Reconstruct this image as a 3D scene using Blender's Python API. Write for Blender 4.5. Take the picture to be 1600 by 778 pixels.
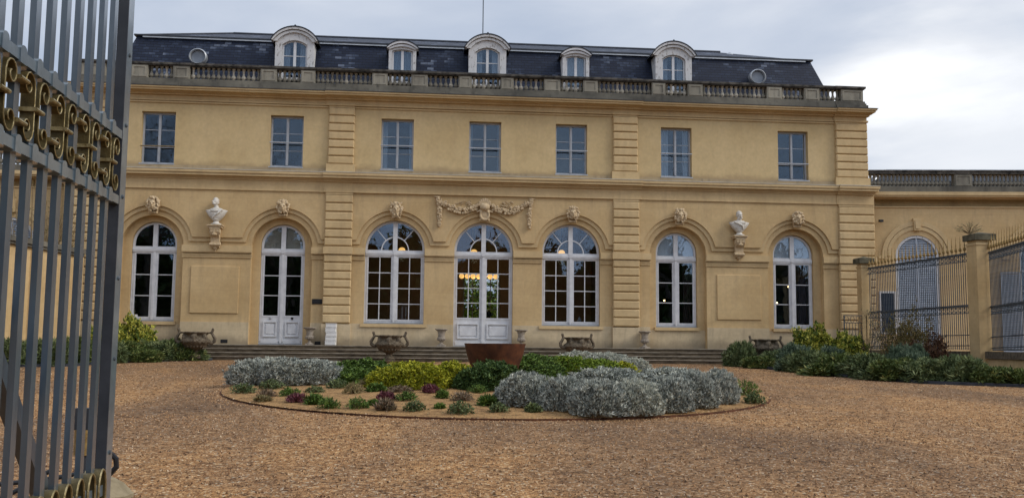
import bpy, math, random
import numpy as np
from mathutils import Vector, Matrix
from mathutils.geometry import tessellate_polygon
PI = math.pi
SC = bpy.context.scene
for o in list(bpy.data.objects): bpy.data.objects.remove(o)
COL = SC.collection
# ------------------------------------------------------------------ camera
CX, CY, CZ = -2.030, -32.529, 0.026
YAW, PITCH, ROLL, FPX = -0.0917, 0.0993, 0.0100, 1504.8
_r = Vector((math.cos(YAW), math.sin(YAW), 0)); _f = Vector((-math.sin(YAW), math.cos(YAW), 0)); _u = Vector((0, 0, 1))
_f2 = _f*math.cos(PITCH) + _u*math.sin(PITCH); _u2 = _u*math.cos(PITCH) - _f*math.sin(PITCH)
_r3 = _r*math.cos(ROLL) + _u2*math.sin(ROLL); _u3 = _u2*math.cos(ROLL) - _r*math.sin(ROLL)
cam = bpy.data.cameras.new('camera'); camo = bpy.data.objects.new('camera', cam); COL.objects.link(camo)
m = Matrix((_r3, _u3, -_f2)).transposed().to_4x4(); m.translation = (CX, CY, CZ)
camo.matrix_world = m
cam.sensor_width = 36; cam.lens = FPX/1600*36; cam.clip_start = .05; cam.clip_end = 3000
SC.camera = camo
SC.render.resolution_x = 1024; SC.render.resolution_y = 497
# ------------------------------------------------------------------ world and sun
SUN_EL, SUN_AZ = math.radians(36), math.radians(110)      # azimuth from +y towards +x
wd = bpy.data.worlds.new('World'); SC.world = wd; wd.use_nodes = True
nt = wd.node_tree; N = nt.nodes; LK = nt.links; N.clear()
wout = N.new('ShaderNodeOutputWorld'); add = N.new('ShaderNodeMixShader'); add.inputs[0].default_value = .9
b1 = N.new('ShaderNodeBackground'); b2 = N.new('ShaderNodeBackground')
sky = N.new('ShaderNodeTexSky'); sky.sky_type = 'NISHITA'; sky.sun_disc = False
sky.sun_elevation = SUN_EL; sky.sun_rotation = SUN_AZ
LK.new(sky.outputs[0], b1.inputs[0]); b1.inputs[1].default_value = .1
tc = N.new('ShaderNodeTexCoord')
mp = N.new('ShaderNodeMapping'); mp.inputs['Scale'].default_value = (1.1, 1.1, 4.2); LK.new(tc.outputs['Generated'], mp.inputs[0])
nz = N.new('ShaderNodeTexNoise'); nz.inputs['Scale'].default_value = 1.9; nz.inputs['Detail'].default_value = 7; nz.inputs['Roughness'].default_value = .52; nz.inputs['Distortion'].default_value = .35
LK.new(mp.outputs[0], nz.inputs['Vector'])
def dotn(vec, tree=nt):
    d = tree.nodes.new('ShaderNodeVectorMath'); d.operation = 'DOT_PRODUCT'; v = Vector(vec).normalized(); d.inputs[1].default_value = v
    tree.links.new(tc.outputs['Generated'], d.inputs[0]); return d.outputs['Value']
def mrange(src, a, b, c, d, tree=nt, smooth=True):
    n = tree.nodes.new('ShaderNodeMapRange'); n.inputs[1].default_value = a; n.inputs[2].default_value = b; n.inputs[3].default_value = c; n.inputs[4].default_value = d
    if smooth: n.interpolation_type = 'SMOOTHSTEP'
    tree.links.new(src, n.inputs[0]); return n.outputs[0]
def math2(op, a, b, tree=nt):
    n = tree.nodes.new('ShaderNodeMath'); n.operation = op
    for i, x in enumerate((a, b)):
        if isinstance(x, (int, float)): n.inputs[i].default_value = x
        else: tree.links.new(x, n.inputs[i])
    return n.outputs[0]
glow = mrange(math2('ADD', dotn((.515, .83, .205)), math2('MULTIPLY', math2('SUBTRACT', nz.outputs['Fac'], .5), .02)), .9845, .9990, 0, 1)          # thin bright cloud low on the right
back = mrange(dotn((.6, -.75, .5)), .15, .95, 0, 1)            # unseen sky behind the camera, brightened to light the facade
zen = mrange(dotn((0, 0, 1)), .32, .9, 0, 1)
cl = mrange(nz.outputs['Fac'], .36, .68, 0, 1)
br = math2('ADD', math2('MULTIPLY', glow, .35), math2('MULTIPLY', cl, .24))
rp = N.new('ShaderNodeValToRGB'); LK.new(br, rp.inputs[0])
e = rp.color_ramp.elements; e[0].position = 0; e[0].color = (.37, .43, .54, 1); e[1].position = .6; e[1].color = (1.1, 1.1, 1.1, 1)
q = e.new(.17); q.color = (.50, .545, .63, 1); q = e.new(.34); q.color = (.70, .72, .76, 1)
LK.new(rp.outputs[0], b2.inputs[0])
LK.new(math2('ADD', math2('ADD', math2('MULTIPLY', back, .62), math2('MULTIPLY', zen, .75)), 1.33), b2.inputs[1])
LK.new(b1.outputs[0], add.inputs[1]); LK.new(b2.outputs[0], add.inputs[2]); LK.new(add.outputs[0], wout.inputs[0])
sl = bpy.data.lights.new('sun', 'SUN'); sl.energy = 2.0; sl.angle = math.radians(24); sl.color = (1, .93, .82)
so = bpy.data.objects.new('sun', sl); COL.objects.link(so)
sd = Vector((math.sin(SUN_AZ)*math.cos(SUN_EL), math.cos(SUN_AZ)*math.cos(SUN_EL), math.sin(SUN_EL)))
so.rotation_euler = sd.to_track_quat('Z', 'Y').to_euler()
SC.view_settings.view_transform = 'Standard'; SC.view_settings.look = 'None'; SC.view_settings.gamma = 1
SC.view_settings.use_curve_mapping = False; SC.view_settings.exposure = -0.02
# ------------------------------------------------------------------ helpers
def ray(u, v): return _r3*((u-800)/FPX) - _u3*((v-389)/FPX) + _f2
G0, GY, GS_ = -.52, -2.3, .036
def gz(y): return G0 if y > GY else G0 + GS_*(y-GY)
def ground(u, v):
    d = ray(u, v); t = (G0+GS_*(CY-GY)-CZ)/(d.z-GS_*d.y); return CX+d.x*t, CY+d.y*t, t*_f2.dot(d)
def at(u, v, y):
    d = ray(u, v); t = (y-CY)/d.y; return CX+d.x*t, CZ+d.z*t

class MB:
    def __init__(s): s.v = []; s.f = []; s.m = []; s.mi = 0
    def face(s, f): s.f.append(f); s.m.append(s.mi)
    def add(s, vs, fs):
        k = len(s.v); s.v += [tuple(p) for p in vs]
        for f in fs: s.face([i+k for i in f])
        return s
    def box(s, x0, x1, y0, y1, z0, z1):
        return s.add([(x0,y0,z0),(x1,y0,z0),(x1,y1,z0),(x0,y1,z0),(x0,y0,z1),(x1,y0,z1),(x1,y1,z1),(x0,y1,z1)],
              [(0,3,2,1),(4,5,6,7),(0,1,5,4),(1,2,6,5),(2,3,7,6),(3,0,4,7)])
    def cham(s, x0, x1, y0, y1, z0, z1, c):   # box whose front face (y0) has chamfered edges
        return s.add([(x0,y0+c,z0),(x1,y0+c,z0),(x1,y0+c,z1),(x0,y0+c,z1),(x0+c,y0,z0+c),(x1-c,y0,z0+c),(x1-c,y0,z1-c),(x0+c,y0,z1-c),(x0,y1,z0),(x1,y1,z0),(x1,y1,z1),(x0,y1,z1)],
              [(4,5,6,7),(0,1,5,4),(1,2,6,5),(2,3,7,6),(3,0,4,7),(0,8,9,1),(1,9,10,2),(2,10,11,3),(3,11,8,0),(8,11,10,9)])
    def plate(s, outer, y0, y1, holes=()):
        loops = [list(outer)] + [list(h) for h in holes]
        pts = [p for L in loops for p in L]; n = len(pts)
        tris = tessellate_polygon([[Vector((p[0], p[1], 0)) for p in L] for L in loops])
        k = len(s.v); s.v += [(p[0], y0, p[1]) for p in pts] + [(p[0], y1, p[1]) for p in pts]
        for t in tris:
            a, b, c = [pts[i] for i in t]
            cr = (b[0]-a[0])*(c[1]-a[1])-(b[1]-a[1])*(c[0]-a[0])
            t = list(t) if cr > 0 else list(t)[::-1]
            s.face([i+k for i in t]); s.face([i+k+n for i in t[::-1]])
        o = 0
        for li, L in enumerate(loops):
            ar = sum(L[i][0]*L[(i+1) % len(L)][1]-L[(i+1) % len(L)][0]*L[i][1] for i in range(len(L)))
            ccw = ar > 0
            if li: ccw = not ccw
            for i in range(len(L)):
                a, b = o+i+k, o+(i+1) % len(L)+k
                s.face([a, a+n, b+n, b] if ccw else [a, b, b+n, a+n])
            o += len(L)
        return s
    def lathe(s, prof, c=(0,0,0), seg=24, close=True):
        k = len(s.v); n = len(prof)
        for j in range(seg):
            a = 2*PI*j/seg
            for r, z in prof: s.v.append((c[0]+r*math.cos(a), c[1]+r*math.sin(a), c[2]+z))
        for j in range(seg):
            j2 = (j+1) % seg
            for i in range(n-1): s.face([k+j*n+i, k+j2*n+i, k+j2*n+i+1, k+j*n+i+1])
        if close:
            s.face([k+j*n for j in range(seg)][::-1]); s.face([k+j*n+n-1 for j in range(seg)])
        return s
    def tube(s, pts, r, seg=8):
        pts = [Vector(p) for p in pts]; rr = r if isinstance(r, (list, tuple)) else [r]*len(pts)
        k = len(s.v); n = len(pts); up = None
        for i, p in enumerate(pts):
            d = (pts[min(i+1, n-1)]-pts[max(i-1, 0)]).normalized()
            if up is None: up = Vector((0, 0, 1)) if abs(d.z) < .9 else Vector((1, 0, 0))
            a = d.cross(up).normalized(); b = a.cross(d).normalized(); up = b
            for j in range(seg):
                t = 2*PI*j/seg; s.v.append(tuple(p+(a*math.cos(t)+b*math.sin(t))*rr[i]))
        for i in range(n-1):
            for j in range(seg):
                j2 = (j+1) % seg; s.face([k+i*seg+j, k+(i+1)*seg+j, k+(i+1)*seg+j2, k+i*seg+j2][::-1])
        s.face([k+j for j in range(seg)]); s.face([k+(n-1)*seg+j for j in range(seg)][::-1])
        return s
    def ball(s, c, r, seg=10, rings=7):
        rx, ry, rz = (r, r, r) if isinstance(r, (int, float)) else r
        k = len(s.v)
        s.v.append((c[0], c[1], c[2]-rz))
        for i in range(1, rings):
            t = -PI/2+PI*i/rings
            for j in range(seg):
                a = 2*PI*j/seg; s.v.append((c[0]+rx*math.cos(t)*math.cos(a), c[1]+ry*math.cos(t)*math.sin(a), c[2]+rz*math.sin(t)))
        s.v.append((c[0], c[1], c[2]+rz)); e = len(s.v)-1
        for j in range(seg):
            j2 = (j+1) % seg
            s.face([k, k+1+j2, k+1+j]); s.face([e, k+1+(rings-2)*seg+j, k+1+(rings-2)*seg+j2])
            for i in range(rings-2): s.face([k+1+i*seg+j, k+1+i*seg+j2, k+1+(i+1)*seg+j2, k+1+(i+1)*seg+j])
        return s
    def mesh(s, name, mats, ang=32):
        me = bpy.data.meshes.new(name); me.from_pydata(s.v, [], s.f)
        for mm in (mats if isinstance(mats, (list, tuple)) else [mats]): me.materials.append(mm)
        me.polygons.foreach_set('material_index', s.m); me.polygons.foreach_set('use_smooth', [True]*len(s.f))
        me.set_sharp_from_angle(angle=math.radians(ang)); me.update(); return me
    def build(s, name, mats, parent=None, ang=32, **kw):
        o = bpy.data.objects.new(name, s.mesh(name, mats, ang)); COL.objects.link(o)
        if parent: o.parent = parent
        for k, v in kw.items(): o[k] = v
        return o
def remesh(mb, name, mats, voxel, smooth=4, parent=None):     # fuse the pieces into one continuous skin
    t = bpy.data.objects.new('t', mb.mesh('t', mats)); COL.objects.link(t)
    md = t.modifiers.new('r', 'REMESH'); md.mode = 'VOXEL'; md.voxel_size = voxel; md.use_smooth_shade = True
    if smooth: ms = t.modifiers.new('s', 'SMOOTH'); ms.iterations = smooth; ms.factor = .5
    dg = bpy.context.evaluated_depsgraph_get(); me = bpy.data.meshes.new_from_object(t.evaluated_get(dg))
    bpy.data.objects.remove(t); me.name = name
    me.materials.clear()
    for mm in (mats if isinstance(mats, (list, tuple)) else [mats]): me.materials.append(mm)
    o = bpy.data.objects.new(name, me); COL.objects.link(o)
    if parent: o.parent = parent
    return o
def thing(name, label, cat, loc=(0,0,0), rz=0, group=None):
    o = bpy.data.objects.new(name, None); COL.objects.link(o); o.empty_display_size = .2
    o.location = loc; o.rotation_euler = (0, 0, rz); o['label'] = label; o['category'] = cat
    if group: o['group'] = group
    return o
def tag(o, label, cat, loc=None, rz=None, group=None):
    o['label'] = label; o['category'] = cat
    if group: o['group'] = group
    if loc: o.location = loc
    if rz is not None: o.rotation_euler = (0, 0, rz)
    return o
def dup(r, loc, rz=0, label=None, group=None, scale=None):
    def cp(o, par):
        c = o.copy(); COL.objects.link(c)
        if par: c.parent = par
        for ch in list(o.children): cp(ch, c)
        return c
    c = cp(r, None); c.location = loc; c.rotation_euler = (0, 0, rz)
    if label: c['label'] = label
    if group: c['group'] = group
    if scale: c.scale = scale
    return c
# ------------------------------------------------------------------ materials
def newmat(name):
    mt = bpy.data.materials.new(name); mt.use_nodes = True; t = mt.node_tree; b = t.nodes['Principled BSDF']; return mt, t, b
def node(t, typ, **kw):
    n = t.nodes.new(typ)
    for k, v in kw.items():
        if k in n.inputs: n.inputs[k].default_value = v
        else: setattr(n, k, v)
    return n
def ramp(t, src, stops):
    n = t.nodes.new('ShaderNodeValToRGB'); t.links.new(src, n.inputs[0]); e = n.color_ramp.elements
    e[0].position = stops[0][0]; e[0].color = (*stops[0][1], 1); e[1].position = stops[-1][0]; e[1].color = (*stops[-1][1], 1)
    for p, c in stops[1:-1]: q = e.new(p); q.color = (*c, 1)
    return n.outputs[0]
def mixc(t, f, a, b, mode='MIX'):
    n = t.nodes.new('ShaderNodeMix'); n.data_type = 'RGBA'; n.blend_type = mode
    for i, x in ((0, f), (6, a), (7, b)):
        if isinstance(x, (int, float)): n.inputs[i].default_value = x
        elif isinstance(x, tuple): n.inputs[i].default_value = (*x, 1)
        else: t.links.new(x, n.inputs[i])
    return n.outputs[2]
def ocoord(t, scale=(1,1,1), kind='Object'):
    c = t.nodes.new('ShaderNodeTexCoord'); mpn = t.nodes.new('ShaderNodeMapping'); mpn.inputs['Scale'].default_value = scale
    t.links.new(c.outputs[kind], mpn.inputs[0]); return mpn.outputs[0]
def noise(t, vec, scale, detail=4, rough=.55, dist=0):
    n = t.nodes.new('ShaderNodeTexNoise'); n.inputs['Scale'].default_value = scale; n.inputs['Detail'].default_value = detail
    n.inputs['Roughness'].default_value = rough; n.inputs['Distortion'].default_value = dist; t.links.new(vec, n.inputs['Vector']); return n.outputs['Fac']
def bump(t, b, h, strength=.3, dist=.01):
    n = t.nodes.new('ShaderNodeBump'); n.inputs['Strength'].default_value = strength; n.inputs['Distance'].default_value = dist
    t.links.new(h, n.inputs['Height']); t.links.new(n.outputs[0], b.inputs['Normal'])
def simple(name, c1, c2=None, rough=.7, sc=6, bs=.15, metal=0, spec=.3, detail=5, bd=.01, stretch=(1,1,1), lo=.35, hi=.65):
    mt, t, b = newmat(name); v = ocoord(t, stretch)
    b.inputs['Roughness'].default_value = rough; b.inputs['Metallic'].default_value = metal; b.inputs['Specular IOR Level'].default_value = spec
    nf = noise(t, v, sc, detail, .6)
    if c2: t.links.new(ramp(t, nf, [(lo, c1), (hi, c2)]), b.inputs['Base Color'])
    else: b.inputs['Base Color'].default_value = (*c1, 1)
    if bs: bump(t, b, noise(t, v, sc*4, 4), bs, bd)
    return mt
def wallmat(name, c1, c2, cd, brick=True, dirt=.5, jc=.86, zband=None):
    mt, t, b = newmat(name); c = t.nodes.new('ShaderNodeTexCoord'); v = c.outputs['Object']
    b.inputs['Roughness'].default_value = .88; b.inputs['Specular IOR Level'].default_value = .2
    base = ramp(t, noise(t, v, .55, 6, .6, .4), [(.36, c1), (.64, c2)])
    fine = ramp(t, noise(t, v, 9, 6, .7), [(.3, (.90, .90, .90)), (.7, (1.06, 1.05, 1.03))])
    col = mixc(t, 1.0, base, fine, 'MULTIPLY')
    mpn = t.nodes.new('ShaderNodeMapping'); mpn.inputs['Scale'].default_value = (2.6, 2.6, .35); t.links.new(v, mpn.inputs[0])
    st = ramp(t, noise(t, mpn.outputs[0], 1.3, 6, .65), [(.52, (0, 0, 0)), (.78, (dirt, dirt, dirt))])
    col = mixc(t, st, col, cd)
    blot = ramp(t, noise(t, v, 1.7, 8, .72, .8), [(.36, (.94, .935, .925)), (.5, (1, 1, 1)), (.68, (1.025, 1.03, 1.03))]); col = mixc(t, 1.0, col, blot, 'MULTIPLY')
    if zband:      # damp and soot that sit low on this wall
        sz_ = t.nodes.new('ShaderNodeSeparateXYZ'); t.links.new(v, sz_.inputs[0])
        zz = math2('ADD', sz_.outputs[2], math2('MULTIPLY', math2('SUBTRACT', noise(t, v, 1.6, 6, .7), .5, t), -.55, t), t)
        zm = mrange(zz, zband[0], zband[1], .62, 0, t); col = mixc(t, zm, col, tuple(x*.72 for x in cd))
    hh = noise(t, v, 40, 4)
    if brick:
        sp = t.nodes.new('ShaderNodeSeparateXYZ'); t.links.new(v, sp.inputs[0]); cb = t.nodes.new('ShaderNodeCombineXYZ')
        t.links.new(sp.outputs[0], cb.inputs[0]); t.links.new(sp.outputs[2], cb.inputs[1])
        bk = t.nodes.new('ShaderNodeTexBrick'); bk.inputs['Scale'].default_value = 1; bk.inputs['Brick Width'].default_value = .93; bk.inputs['Row Height'].default_value = .435
        bk.inputs['Mortar Size'].default_value = .006; bk.inputs['Mortar Smooth'].default_value = .6; bk.inputs['Color1'].default_value = (1, 1, 1, 1); bk.inputs['Color2'].default_value = (.955, .95, .94, 1); bk.inputs['Mortar'].default_value = (jc, jc, jc*.98, 1)
        t.links.new(cb.outputs[0], bk.inputs['Vector']); col = mixc(t, 1.0, col, bk.outputs['Color'], 'MULTIPLY')
    t.links.new(col, b.inputs['Base Color']); bump(t, b, hh, .25, .004); return mt
OCH1, OCH2, OCHD = (.49, .342, .170), (.58, .422, .226), (.31, .225, .13)
M = {}
M['wall'] = wallmat('ochre_render', OCH1, OCH2, OCHD)
M['wall_up'] = wallmat('ochre_render_upper', (.505, .374, .192), (.575, .436, .238), (.40, .285, .16), brick=False, dirt=.35, zband=(5.86, 6.10))
M['trim'] = wallmat('ochre_stone_trim', (.495, .358, .188), (.585, .436, .24), OCHD, brick=False, dirt=.45)
M['plinth'] = wallmat('pale_plinth_stone', (.48, .38, .24), (.57, .46, .30), (.25, .20, .135), dirt=.75, zband=(.02, .34))
M['stained'] = wallmat('stained_band', (.42, .32, .19), (.30, .235, .155), (.17, .14, .10), brick=False, dirt=.9)
M['stone'] = wallmat('grey_weathered_stone', (.085, .080, .068), (.19, .175, .14), (.03, .028, .026), brick=False, dirt=.9)
M['stone_mid'] = wallmat('pedestal_stone', (.20, .185, .15), (.33, .305, .245), (.07, .065, .055), brick=False, dirt=.9)
M['stone_b'] = simple('grey_baluster_stone', (.16, .145, .115), (.31, .285, .23), .9, 6, .3)
M['stone_lt'] = simple('light_baluster_stone', (.34, .31, .25), (.55, .50, .41), .9, 7, .3)
M['rail'] = simple('lichen_dark_coping', (.025, .024, .022), (.11, .10, .085), .95, 5, .5)
M['bust'] = simple('white_marble_weathered', (.46, .42, .36), (.60, .565, .50), .7, 9, .2)
M['carve'] = simple('carved_ochre_stone', (.42, .31, .18), (.55, .425, .27), .85, 14, .3)
M['urn'] = simple('mossy_cast_stone', (.06, .046, .030), (.165, .130, .088), .9, 12, .5)
M['vase'] = simple('grey_pink_cast_stone', (.20, .165, .13), (.36, .31, .25), .9, 14, .4)
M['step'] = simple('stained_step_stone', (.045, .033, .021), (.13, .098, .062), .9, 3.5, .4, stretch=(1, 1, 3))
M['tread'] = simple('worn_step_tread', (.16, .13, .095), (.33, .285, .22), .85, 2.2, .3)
M['white'] = simple('white_painted_wood', (.53, .53, .54), (.63, .63, .635), .5, 5, .08)
M['frame_up'] = simple('grey_painted_frame', (.33, .345, .37), (.42, .43, .45), .5, 5, .05)
M['old_white'] = simple('peeling_white_paint', (.27, .255, .235), (.54, .535, .53), .75, 16, .4, stretch=(1, 1, .45), lo=.34, hi=.44)
M['zinc'] = simple('zinc_flashing', (.34, .36, .38), (.46, .47, .48), .45, 4, .1, metal=.5)
M['lead'] = simple('dark_lead', (.022, .026, .033), (.045, .05, .06), .5, 5, .1)
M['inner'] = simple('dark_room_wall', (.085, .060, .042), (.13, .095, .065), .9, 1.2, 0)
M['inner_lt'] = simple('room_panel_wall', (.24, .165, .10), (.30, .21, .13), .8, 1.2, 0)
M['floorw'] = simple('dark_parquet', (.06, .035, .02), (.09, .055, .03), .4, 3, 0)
M['curtain'] = simple('grey_net_curtain', (.20, .23, .27), (.27, .30, .34), .9, 2, 0)
M['blind'] = simple('pale_roller_blind', (.42, .44, .47), (.47, .49, .52), .8, 1.5, 0)
M['blind_w'] = simple('beige_slat_blind', (.30, .26, .21), (.36, .32, .26), .8, 1.5, 0)
M['black'] = simple('black_metal', (.012, .012, .013), (.02, .02, .022), .4, 8, .1)
M['corten'] = simple('corten_steel', (.055, .020, .010), (.13, .045, .018), .75, 5, .25, metal=.25)
M['iron'] = simple('dark_iron_fence', (.035, .045, .055), (.075, .09, .105), .55, 12, .15)
M['gild'] = simple('tarnished_gilding', (.16, .10, .035), (.34, .23, .085), .5, 25, .15, metal=.5)
M['gate'] = simple('blue_grey_gate_paint_lit', (.06, .092, .12), (.12, .155, .178), .33, 9, .3, spec=.9, bd=.004)  # lit copy of the gate paint: rails and stile show their bright side
M['gate_shaded'] = simple('blue_grey_gate_paint_shaded', (.026, .045, .068), (.055, .080, .105), .30, 9, .35, spec=1.0, bd=.004, stretch=(1, 1, .3))  # shaded copy of the same paint: shade put into the bar colour
M['bronze'] = simple('olive_bronze_strap', (.06, .046, .018), (.13, .10, .042), .45, 18, .3, metal=.4)
M['gold'] = simple('worn_gold_edge', (.20, .145, .055), (.44, .36, .19), .4, 30, .2, metal=.7)
M['wood'] = simple('dark_wood', (.05, .028, .015), (.09, .05, .028), .5, 3, .1)
M['bark'] = simple('grey_brown_bark', (.055, .045, .035), (.11, .09, .07), .95, 8, .5)
M['twig'] = simple('dry_twig', (.16, .115, .06), (.27, .20, .11), .95, 8, .2)
M['soil'] = simple('dark_soil', (.028, .02, .014), (.06, .042, .028), .95, 9, .6)
M['box'] = simple('white_plastic', (.60, .585, .56), (.68, .67, .65), .5, 4, .05)
M['shut'] = simple('grey_blue_shutter_paint', (.30, .34, .40), (.40, .44, .50), .6, 6, .15)
def emis(name, c, s):
    mt, t, b = newmat(name); b.inputs['Base Color'].default_value = (*c, 1); b.inputs['Emission Color'].default_value = (*c, 1); b.inputs['Emission Strength'].default_value = s; return mt
M['lamp'] = emis('warm_lamp_glass', (1, .56, .17), 1.25)
M['bulb'] = emis('warm_bulb', (1, .66, .32), 7)
def glassmat(name, refl, tint=(.9, .93, .95)):
    mt = bpy.data.materials.new(name); mt.use_nodes = True; t = mt.node_tree; t.nodes.clear()
    o = t.nodes.new('ShaderNodeOutputMaterial'); mx = t.nodes.new('ShaderNodeMixShader'); tr = t.nodes.new('ShaderNodeBsdfTransparent'); gl = t.nodes.new('ShaderNodeBsdfGlossy')
    tr.inputs[0].default_value = (*tint, 1); gl.inputs['Roughness'].default_value = .012; gl.inputs[0].default_value = (.62, .80, 1, 1)
    v = ocoord(t); bn = t.nodes.new('ShaderNodeBump'); bn.inputs['Strength'].default_value = .35; bn.inputs['Distance'].default_value = .012; t.links.new(noise(t, v, 1.6, 2), bn.inputs['Height']); t.links.new(bn.outputs[0], gl.inputs['Normal'])
    mx.inputs[0].default_value = refl; t.links.new(tr.outputs[0], mx.inputs[1]); t.links.new(gl.outputs[0], mx.inputs[2]); t.links.new(mx.outputs[0], o.inputs[0]); return mt
M['glass'] = glassmat('window_glass', .085)
M['glass_up'] = glassmat('upper_window_glass', .055)
def slatemat():
    mt, t, b = newmat('blue_black_slate'); c = t.nodes.new('ShaderNodeTexCoord'); v = c.outputs['Object']
    sp = t.nodes.new('ShaderNodeSeparateXYZ'); t.links.new(v, sp.inputs[0]); cb = t.nodes.new('ShaderNodeCombineXYZ')
    t.links.new(sp.outputs[0], cb.inputs[0]); t.links.new(sp.outputs[2], cb.inputs[1])
    bk = t.nodes.new('ShaderNodeTexBrick'); bk.inputs['Scale'].default_value = 1; bk.inputs['Brick Width'].default_value = .24; bk.inputs['Row Height'].default_value = .105
    bk.inputs['Mortar Size'].default_value = .008; bk.inputs['Color1'].default_value = (0, 0, 0, 1); bk.inputs['Color2'].default_value = (1, 1, 1, 1); bk.inputs['Mortar'].default_value = (0, 0, 0, 1); bk.inputs['Bias'].default_value = -.1
    t.links.new(cb.outputs[0], bk.inputs['Vector'])
    big = noise(t, v, .9, 5, .6)
    f = math2('MULTIPLY', bk.outputs['Color'], mrange(big, .40, .62, .25, 1.15, t), t)
    col = ramp(t, f, [(0, (.008, .012, .028)), (.35, (.014, .021, .042)), (.7, (.038, .050, .082)), (1, (.115, .135, .18))])
    col = mixc(t, bk.outputs['Fac'], col, (.004, .005, .008))
    t.links.new(col, b.inputs['Base Color']); b.inputs['Roughness'].default_value = .55; b.inputs['Specular IOR Level'].default_value = .22
    h = math2('SUBTRACT', math2('MULTIPLY', bk.outputs['Color'], .4, t), bk.outputs['Fac'], t); bump(t, b, h, .7, .012); return mt
M['slate'] = slatemat()
def gravelmat():
    mt, t, b = newmat('gravel'); v = ocoord(t); b.inputs['Roughness'].default_value = .9; b.inputs['Specular IOR Level'].default_value = .2
    vo = t.nodes.new('ShaderNodeTexVoronoi'); vo.inputs['Scale'].default_value = 42; vo.inputs['Randomness'].default_value = 1; t.links.new(v, vo.inputs['Vector'])
    sp = t.nodes.new('ShaderNodeSeparateColor'); t.links.new(vo.outputs['Color'], sp.inputs[0])
    stones = ramp(t, sp.outputs[0], [(0, (.085, .045, .020)), (.25, (.235, .125, .055)), (.55, (.34, .188, .086)), (.85, (.43, .262, .130)), (.96, (.54, .40, .25)), (1, (.62, .54, .42))])
    big = ramp(t, noise(t, ocoord(t, (1, .45, 1)), .33, 6, .62, .5), [(.36, (.56, .56, .60)), (.5, (.86, .84, .82)), (.60, (1.14, 1.06, .90))])
    med = ramp(t, noise(t, v, 7, 5, .75), [(.36, (.34, .30, .28)), (.46, (.88, .87, .86)), (.6, (1.12, 1.12, 1.12))])
    col = mixc(t, 1, mixc(t, 1, stones, big, 'MULTIPLY'), med, 'MULTIPLY')
    t.links.new(col, b.inputs['Base Color'])
    hh = math2('ADD', math2('MULTIPLY', vo.outputs['Distance'], -1.2, t), math2('MULTIPLY', noise(t, v, 9, 5, .7), 1.5, t), t)
    bump(t, b, hh, .8, .02); return mt
M['gravel'] = gravelmat()
M['sand'] = simple('sand_mulch', (.20, .105, .040), (.42, .24, .095), .95, 5.5, 1.0, bd=.09, lo=.32, hi=.56, detail=9)
def leafmat(name, stops, rough=.6, trans=.0, patch=None):
    mt, t, b = newmat(name); g = t.nodes.new('ShaderNodeNewGeometry')
    col = ramp(t, g.outputs['Random Per Island'], stops)
    if patch:
        col = mixc(t, ramp(t, noise(t, ocoord(t), 1.6, 4), [(.42, (0, 0, 0)), (.6, (1, 1, 1))]), col, mixc(t, .75, col, patch))
    t.links.new(col, b.inputs['Base Color']); b.inputs['Roughness'].default_value = rough; b.inputs['Specular IOR Level'].default_value = .25
    return mt
LM = {
 'silver': leafmat('silver_leaf', [(0, (.10, .105, .09)), (.4, (.29, .305, .265)), (.8, (.47, .485, .42)), (1, (.70, .69, .58))]),
 'silver_white': leafmat('silver_white_leaf', [(0, (.20, .215, .18)), (.5, (.42, .43, .355)), (1, (.68, .66, .54))]),
 'green': leafmat('mid_green_leaf', [(0, (.03, .058, .010)), (.5, (.078, .135, .022)), (1, (.165, .24, .045))]),
 'dark': leafmat('dark_green_leaf', [(0, (.022, .045, .010)), (.5, (.052, .095, .022)), (1, (.11, .165, .042))]),
 'leafy': leafmat('border_green_leaf', [(0, (.032, .05, .012)), (.5, (.085, .118, .028)), (.88, (.16, .195, .052)), (1, (.28, .25, .08))]),
 'grey_green': leafmat('grey_green_leaf', [(0, (.042, .06, .022)), (.5, (.105, .14, .052)), (1, (.22, .245, .10))]),
 'yellow': leafmat('yellow_green_leaf', [(0, (.10, .12, .008)), (.5, (.27, .28, .012)), (1, (.46, .43, .03))]),
 'lime': leafmat('lime_leaf', [(0, (.06, .10, .010)), (.5, (.14, .21, .02)), (1, (.27, .33, .035))]),
 'varieg': leafmat('gold_variegated_leaf', [(0, (.045, .08, .012)), (.4, (.13, .165, .02)), (.65, (.36, .34, .04)), (1, (.55, .50, .10))]),
 'magenta': leafmat('magenta_heather', [(0, (.06, .022, .022)), (.5, (.14, .035, .05)), (1, (.27, .12, .13))]),
 'pink': leafmat('faded_pink_heather', [(0, (.09, .075, .04)), (.45, (.17, .125, .075)), (1, (.30, .21, .15))]),
 'brown': leafmat('straw_brown_stem', [(0, (.10, .075, .03)), (.5, (.19, .15, .06)), (1, (.32, .26, .12))]),
 'blue': leafmat('blue_green_spurge', [(0, (.04, .065, .038)), (.5, (.095, .135, .078)), (1, (.19, .235, .145))]),
 'red': leafmat('dark_red_barberry', [(0, (.04, .018, .010)), (.5, (.085, .036, .018)), (1, (.15, .075, .035))]),
 'olive': leafmat('olive_brown_leaf', [(0, (.07, .055, .018)), (.5, (.13, .105, .03)), (1, (.22, .15, .05))]),
}
for k_ in ('gate', 'gate_shaded'):
    b_ = M[k_].node_tree.nodes['Principled BSDF']; b_.inputs['Coat Weight'].default_value = 1; b_.inputs['Coat IOR'].default_value = 1.55; b_.inputs['Coat Roughness'].default_value = .16
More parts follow.
